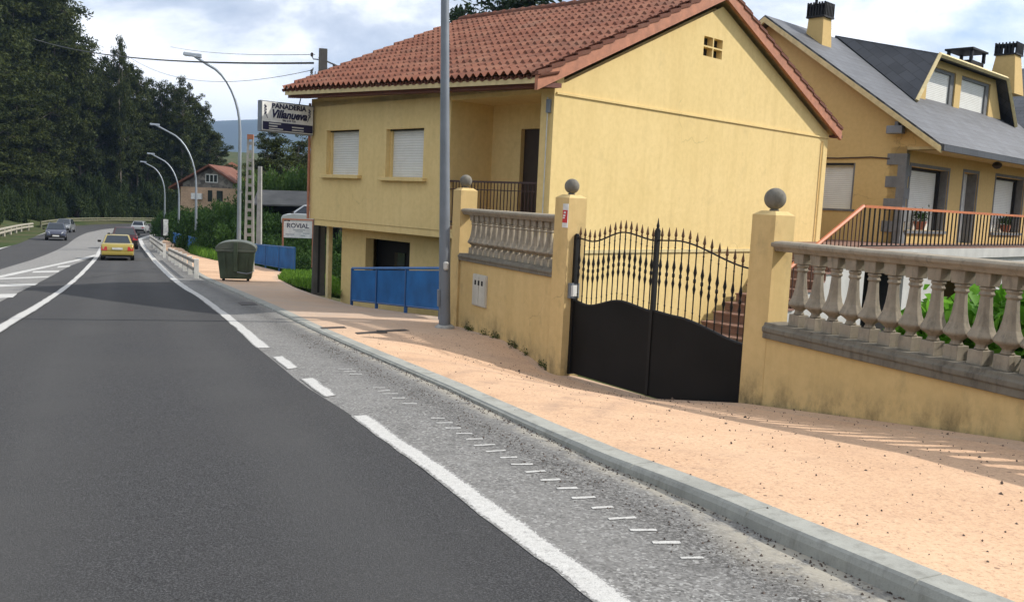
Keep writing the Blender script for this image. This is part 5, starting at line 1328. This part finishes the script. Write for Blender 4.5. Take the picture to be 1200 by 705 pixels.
for s_ in (-1, 1):
    mb = MB(); sl = (zA-zE)/hw; xo = hw+1.25 if s_ < 0 else hw+.4
    mb.add([(s_*x, y, zA+.12-sl*x+q) for x in (0, xo) for y in (-.7, 9.4) for q in (0, .22)], [(0, 1, 3, 2), (4, 6, 7, 5), (0, 2, 6, 4), (1, 5, 7, 3), (0, 4, 5, 1), (2, 3, 7, 6)]); mb.build('roof', M['tile'], st_h)
MB().box(-hw-.2, hw+.1, -.06, -.003, zB_, zE-.35).build('lower_wall', M['render'], st_h)
wn_ = MB().box(-5*k, 9*k, -.06, -.003, zpx(246, 214, Ys), zpx(246, 204, Ys)).build('window', M['white'], st_h)
for j in range(3): MB().box((-4.2+4.5*j)*k, (-.8+4.5*j)*k, -.08, -.061, zpx(246, 213, Ys), zpx(246, 205, Ys)).build('pane', M['glass'], wn_)
MB().box(-20*k, -8*k, -.5, -.065, zpx(246, 234, Ys), zpx(246, 227, Ys)).build('balcony', M['white'], st_h)
for (a, b2) in ((-2, 3), (8, 15)): MB().box(a*k, b2*k, -.12, -.063, zpx(246, 236, Ys), zpx(246, 223, Ys)).build('window', M['glass'], st_h)
c = P(271, 200, 185.); ph = thing('pale_house', 'tiny pale yellow house far beyond the stone house roof', 'house', (c[0], c[1], 0), R(20)); zt = zpx(271, 196, 185)
MB().box(-1.6, 1.8, 0, 5, zt-9, zt).build('wall', M['trim'], ph); MB().prism([(-2, zt), (2.2, zt), (.1, zt+1.1)], 1, -.3, 5.3).build('roof', M['terra'], ph)

# ------------------------------------------------------------------ cars
def car(loc, rz, paint, label, kind='sedan', s=1.0, plate=True):
    t = thing('car', label, 'car', loc, rz); t.scale = (s, s, s); w = .84
    if kind == 'sedan':
        stn = [(-2.16, .50, .60, .86), (-2.14, .28, .78, .93), (-2.05, .24, .90, .97), (-1.75, .22, .95, 1.), (-.6, .2, .94, 1.), (.75, .2, .92, 1.), (1.5, .22, .83, .98), (1.95, .24, .74, .93), (2.12, .28, .62, .84), (2.16, .38, .52, .78)]
        cab = dict(rb=-1.72, rt=-.98, ft=.18, fb=1.0, zb=.93, zt=1.40)
    else:
        stn = [(-1.96, .50, .66, .88), (-1.95, .28, .86, .95), (-1.88, .24, .96, .98), (-1.6, .22, .98, 1.), (-.6, .2, .97, 1.), (.8, .2, .96, 1.), (1.4, .22, .90, .98), (1.8, .24, .80, .93), (1.96, .28, .66, .86), (2.0, .38, .55, .8)]
        cab = dict(rb=-1.82, rt=-1.45, ft=.25, fb=1.1, zb=.96, zt=1.50)
    vs = []; fs = []
    for (y, z0, z1, f) in stn:
        m_ = z0+(z1-z0)*.55
        half = [(w*f*.90, z0), (w*f*.985, z0+.12*(z1-z0)), (w*f, m_), (w*f*.975, z1-.06*(z1-z0)), (w*f*.90, z1)]
        vs += [(-x, y, z) for x, z in half] + [(x, y, z) for x, z in reversed(half)]
    n = 10
    for i in range(len(stn)-1): fs += [(i*n+j, i*n+(j+1) % n, (i+1)*n+(j+1) % n, (i+1)*n+j) for j in range(n)]
    fs += [tuple(range(n)), tuple(range((len(stn)-1)*n, len(stn)*n))[::-1]]
    c = cab; bw, tw = w*.90, w*.70
    b4 = [(-bw, c['rb'], c['zb']-.02), (bw, c['rb'], c['zb']-.02), (bw, c['fb'], c['zb']-.03), (-bw, c['fb'], c['zb']-.03)]
    ml = [(-tw*1.0, c['rt'], c['zt']-.03), (tw, c['rt'], c['zt']-.03), (tw, c['ft'], c['zt']-.03), (-tw, c['ft'], c['zt']-.03)]
    tp = [(-tw*.86, c['rt']+.12, c['zt']), (tw*.86, c['rt']+.12, c['zt']), (tw*.86, c['ft']-.12, c['zt']), (-tw*.86, c['ft']-.12, c['zt'])]
    mb = MB().add(vs, fs); mb.add(b4+ml+tp, [(i, (i+1) % 4, 4+(i+1) % 4, 4+i) for i in range(4)]+[(4+i, 4+(i+1) % 4, 8+(i+1) % 4, 8+i) for i in range(4)]+[(8, 9, 10, 11), (3, 2, 1, 0)])
    mb.build('body', paint, t, True, .02)
    def panel(name, q, inset, out, mat):     # a pane lying just proud of the cabin face q
        q = [np.array(p, float) for p in q]; ce = sum(q)/4; nn = np.cross(q[1]-q[0], q[3]-q[0]); nn /= np.linalg.norm(nn)
        if nn@(ce-np.array([0, (c['rb']+c['fb'])/2, 1.1])) < 0: nn = -nn
        q2 = [p+(ce-p)*inset+nn*out for p in q]; return MB().hexa([p-nn*.004 for p in q2], [p+nn*.004 for p in q2]).build(name, mat, t)
    panel('rear_window', (b4[0], b4[1], ml[1], ml[0]), .13, .008, M['glass']); panel('windshield', (b4[2], b4[3], ml[3], ml[2]), .09, .008, M['glass'])
    for s_ in (0, 1):
        a, b_, e, f = (b4[1], b4[2], ml[2], ml[1]) if s_ else (b4[3], b4[0], ml[0], ml[3])
        a, b_, e, f = (np.array(p) for p in (a, b_, e, f))
        for u0, u1 in ((.07, .49), (.53, .93)):
            panel('side_window', (a+(b_-a)*u0, a+(b_-a)*u1, f+(e-f)*u1, f+(e-f)*u0), .12, .008, M['glass'])
    for sx in (-1, 1):
        for y in (-1.32, 1.32):
            wh = MB().tube([(sx*(w-.19), y, .30), (sx*(w+.005), y, .30)], .30, 18).build('wheel', M['tyre'], t, True)
            MB().tube([(sx*(w+.0), y, .30), (sx*(w+.012), y, .30)], .19, 14).build('rim', M['rim'], wh)
        MB().box(sx*(w+.12)-.09, sx*(w+.12)+.09, .72, .82, .93, 1.05).build('mirror', M['dark'], t, bevel=.02)
        yr = stn[0][0]; zr = stn[1][2]
        MB().hexa([(sx*.50, yr-.02, zr-.23), (sx*.80, yr+.0, zr-.23), (sx*.80, yr+.15, zr-.23), (sx*.50, yr+.15, zr-.23)], [(sx*.52, yr+.01, zr-.02), (sx*.80, yr+.03, zr-.02), (sx*.80, yr+.18, zr-.02), (sx*.52, yr+.18, zr-.02)]).build('tail_light', M['taill'], t)
        yf = stn[-1][0]; zf_ = stn[-2][2]
        MB().hexa([(sx*.46, yf+.0, zf_-.1), (sx*.76, yf-.14, zf_-.1), (sx*.76, yf-.3, zf_-.1), (sx*.46, yf-.3, zf_-.1)], [(sx*.46, yf-.06, zf_+.07), (sx*.76, yf-.18, zf_+.09), (sx*.76, yf-.32, zf_+.09), (sx*.46, yf-.32, zf_+.07)]).build('headlight', M['headl'], t)
    yr, yf = stn[0][0], stn[-1][0]
    MB().box(-.78, .78, yr-.06, yr+.1, .30, .47).build('rear_bumper', M['dark'] if kind != 'sedan' else paint, t, bevel=.03)
    MB().box(-.76, .76, yr-.025, yr+.2, .20, .31).build('rear_skirt', M['dark'], t)
    MB().box(-.26, .26, yr-.035, yr-.0, .60, .71).build('number_plate', M['offwhite'], t)
    MB().box(-.72, .72, yf-.10, yf+.04, .26, .42).build('front_bumper', M['dark'], t, bevel=.03); MB().box(-.40, .40, yf-.06, yf+.015, .47, .56).build('grille', M['dark'], t)
    MB().box(-.26, .26, yf+.02, yf+.05, .36, .47).build('number_plate', M['white'], t)
    return t
gold = car_paint('gold_paint', (.36, .275, .055)); dred = car_paint('dark_red_paint', (.06, .012, .014)); silv = car_paint('silver_paint', (.42, .43, .44)); dblue = car_paint('slate_blue_paint', (.05, .055, .085)); grey = car_paint('grey_paint', (.16, .17, .18)); whitep = car_paint('white_car_paint', (.6, .6, .58))
def put_car(px, py, dirx, diry, paint, label, kind='sedan', s=1.):
    p = G(px, py); o = car((p[0], p[1], float(Hr(p[0], p[1]))), 0, paint, label, kind, s)
    d = np.array([dirx, diry]); d = d/np.linalg.norm(d); dzz = float(Hr(p[0]+d[0], p[1]+d[1])-Hr(p[0], p[1]))
    o.rotation_euler = (math.atan(dzz), 0, math.atan2(-d[0], d[1])); return o
put_car(138, 303.5, -.40, .92, gold, 'gold sedan seen from behind, nearest car on the road', 'sedan', .95)
put_car(145.5, 291, -.42, .91, dred, 'dark red hatchback just ahead of the gold sedan', 'hatch', 1.06)
put_car(164.5, 272.5, -.22, .97, silv, 'small silver car farthest ahead at the bend', 'hatch', .98)
put_car(66, 281, .44, -.9, dblue, 'slate blue oncoming car with pale headlights on the left carriageway', 'hatch', 1.02)
put_car(76, 272, .30, -.95, grey, 'grey oncoming car half hidden behind the slate blue one', 'hatch', 1.05)
d = P(366, 263, 56); o = car((d[0], d[1], zpx(366, 263, 56)-.3), R(60), whitep, 'white car parked behind the advert board by the shed', 'hatch', 1.)

# ------------------------------------------------------------------ small things on the pavement
for (pts, lab) in (([(377, 385.5), (406, 384.2), (403, 382.6), (375, 383.6)], 'dark rectangular cover nearest the kerb in the shaded pavement'),
                   ([(419, 391.5), (454, 389.6), (449, 387.8), (416, 389.6)], 'dark rectangular cover left of its twin on the pavement'),
                   ([(446, 389), (480, 387.4), (474, 385.8), (441, 387.2)], 'dark rectangular cover right of its twin on the pavement'),
                   ([(283, 357.5), (302, 357.), (296, 354.), (279, 354.2)], 'dark drain grating beside the kerb')):
    Q = []
    for p in pts:
        g0 = G(*p, .02); 
        for _ in range(3): g0 = G(*p, side_z(g0[0], g0[1])-float(Hr(g0[0], g0[1]))) if 'drain' not in lab else G(*p, .0)
        Q.append(g0)
    Q = np.array(Q); c = Q.mean(0); zt = [(side_z(q_[0], q_[1]) if 'drain' not in lab else float(Hr(q_[0], q_[1])))+.006 for q_ in Q]
    o = MB().hexa([(q_[0]-c[0], q_[1]-c[1], z-.03-c[2]) for q_, z in zip(Q, zt)], [(q_[0]-c[0], q_[1]-c[1], z-c[2]) for q_, z in zip(Q, zt)]).build('drain_grating' if 'drain' in lab else 'access_cover', M['iron']); o.location = tuple(map(float, c)); tag(o, lab, 'cover')
# loose gravel and dry leaves on the pavement and in the gutter
mb = MB()
def stone(x, y, z, r):
    a = rng.uniform(.5, 1.2, 3)*r; th = rng.uniform(0, 6.28); c_, s_ = math.cos(th), math.sin(th)
    vs = [(a[0], 0, 0), (-a[0], 0, 0), (0, a[1], 0), (0, -a[1], 0), (0, 0, a[2]), (0, 0, -a[2])]
    mb.add([(x+c_*u-s_*v, y+s_*u+c_*v, z+w) for u, v, w in vs], [(0, 2, 4), (2, 1, 4), (1, 3, 4), (3, 0, 4), (2, 0, 5), (1, 2, 5), (3, 1, 5), (0, 3, 5)])
for k in range(2000):
    i = rng.integers(0, 150); j = rng.random(); jj = j**(.75)*(SIDE.shape[1]-1.01)
    p = SIDE[i][int(jj)]*(1-jj % 1)+SIDE[i][int(jj)+1]*(jj % 1); stone(p[0]+rng.normal(0, .06), p[1]+rng.normal(0, .08), p[2]+.002, rng.uniform(.003, .0085) if rng.random() < .96 else rng.uniform(.01, .018))
o = mb.build('loose_gravel', M['rock']); tag(o, 'loose dark gravel scattered over the pink pavement', 'gravel', kind='stuff')
mb = MB()
for k in range(1900):
    s = rng.uniform(1.8, 13); q = lerp_s(kerb, np.array([s]))[0]; w = rng.choice([abs(rng.normal(0, .05)), .2+abs(rng.normal(0, .16))]); x, y = q[0]-SY*w, q[1]+SX*w
    stone(x, y, float(Hr(x, y))-.001, rng.uniform(.003, .009))
o = mb.build('gutter_gravel', M['rock']); tag(o, 'dark grit lying along the gutter of the shoulder', 'gravel', kind='stuff')
# weeds at the foot of the garden walls
L = []
for (a, b_, n) in ((pc, pb, 1100),):
    d_ = (b_-a); nrm = np.array([d_[1], -d_[0]])/np.linalg.norm(d_)
    if nrm[0] > 0: nrm = -nrm
    for k in range(n):
        u = rng.random() if n > 300 else rng.random(); cl_ = (math.sin(u*40)+math.sin(u*23+1)) > .3
        if not cl_: continue
        p = a+d_*u+nrm*(.14+abs(rng.normal(0, .04))); L.append((p[0], p[1], side_z(p[0], p[1])+abs(rng.normal(0, .05))))
o = leaf_mesh('weeds', L, .035, M['moss']); tag(o, 'small weeds growing along the foot of the far yellow wall', 'weeds', kind='stuff')

# the air between here and the hills
hz = bpy.data.materials.new('haze'); hz.use_nodes = True; hn = hz.node_tree; hn.nodes.remove(hn.nodes['Principled BSDF'])
pv = hn.nodes.new('ShaderNodeVolumePrincipled'); pv.inputs['Density'].default_value = .00015; pv.inputs['Color'].default_value = (.42, .62, 1., 1); pv.inputs['Anisotropy'].default_value = .2
hn.links.new(pv.outputs[0], hn.nodes['Material Output'].inputs['Volume'])
o = MB().box(-6100, 6100, -1600, 6600, -82, 480).build('haze', hz); o['kind'] = 'stuff'; tag(o, 'thin pale haze lying between the viewer and the far hills', None)
# ------------------------------------------------------------------ camera, light, sky
cam = bpy.data.cameras.new('Camera'); co = bpy.data.objects.new('Camera', cam); COL.objects.link(co)
cam.sensor_width = 36; cam.sensor_fit = 'HORIZONTAL'; cam.lens = F/1200*36; cam.clip_start = .05; cam.clip_end = 12000
Bk = -FW; co.matrix_world = Matrix(((RT[0], UP[0], Bk[0], 0), (RT[1], UP[1], Bk[1], 0), (RT[2], UP[2], Bk[2], 0), (0, 0, 0, 1)))
scene.camera = co
SKY_A = (1.7, .6, 0); SKY_B = (4.1, 2.2, 1.)
EL = 39.5; AZ = math.atan2(.99, .09)
S = Vector((math.sin(AZ)*math.cos(R(EL)), math.cos(AZ)*math.cos(R(EL)), math.sin(R(EL))))
sun = bpy.data.lights.new('Sun', 'SUN'); sun.energy = 3.1; sun.angle = R(.8); sun.color = (1, .955, .88)
so_ = bpy.data.objects.new('Sun', sun); COL.objects.link(so_); so_.rotation_euler = S.to_track_quat('Z', 'Y').to_euler(); so_.location = (20, -10, 40)
w = bpy.data.worlds.new('World'); scene.world = w; w.use_nodes = True; nt = w.node_tree; bg = nt.nodes['Background']
sky = nt.nodes.new('ShaderNodeTexSky'); sky.sky_type = 'NISHITA'; sky.sun_disc = False; sky.sun_elevation = R(EL); sky.sun_rotation = AZ
sky.air_density = 1.; sky.dust_density = 1.2
tc = nt.nodes.new('ShaderNodeTexCoord'); sepx = nt.nodes.new('ShaderNodeSeparateXYZ'); nt.links.new(tc.outputs['Generated'], sepx.inputs[0])
def math_(op, a, b=None):
    m = nt.nodes.new('ShaderNodeMath'); m.operation = op
    for i, v in enumerate((a, b)):
        if v is None: continue
        if isinstance(v, bpy.types.NodeSocket): nt.links.new(v, m.inputs[i])
        else: m.inputs[i].default_value = v
    return m.outputs[0]
cmb = nt.nodes.new('ShaderNodeCombineXYZ'); nt.links.new(sepx.outputs[0], cmb.inputs[0]); nt.links.new(sepx.outputs[1], cmb.inputs[1]); nt.links.new(math_('MULTIPLY', sepx.outputs[2], 2.1), cmb.inputs[2])
mp = nt.nodes.new('ShaderNodeMapping'); mp.inputs['Location'].default_value = SKY_A; nt.links.new(cmb.outputs[0], mp.inputs[0])
cl1 = noise(nt, mp.outputs[0], 3.1, 10, .56, .25)
cover = ramp(nt, cl1, [(.40, .15), (.50, .9), (.6, 1.)])
mp2 = nt.nodes.new('ShaderNodeMapping'); mp2.inputs['Location'].default_value = SKY_B; nt.links.new(cmb.outputs[0], mp2.inputs[0])
shade = noise(nt, mp2.outputs[0], 2.7, 10, .57, .3)
ccol = ramp(nt, shade, [(.38, (.40, .45, .53)), (.45, (.56, .60, .66)), (.50, (.82, .84, .86)), (.55, (1.05, 1.05, 1.05))])
csc = nt.nodes.new('ShaderNodeVectorMath'); csc.operation = 'SCALE'; nt.links.new(ccol, csc.inputs[0]); csc.inputs['Scale'].default_value = 10.
skyc = nt.nodes.new('ShaderNodeVectorMath'); skyc.operation = 'SCALE'; nt.links.new(sky.outputs[0], skyc.inputs[0]); skyc.inputs['Scale'].default_value = 1.
final = mix(nt, cover, skyc.outputs[0], csc.outputs[0])
nt.links.new(final, bg.inputs['Color']); bg.inputs['Strength'].default_value = .10
scene.view_settings.view_transform = 'Standard'; scene.view_settings.look = 'None'; scene.view_settings.exposure = .64; scene.view_settings.gamma = 1
scene.cycles.max_bounces = 6; scene.cycles.transparent_max_bounces = 8; scene.cycles.use_denoising = True
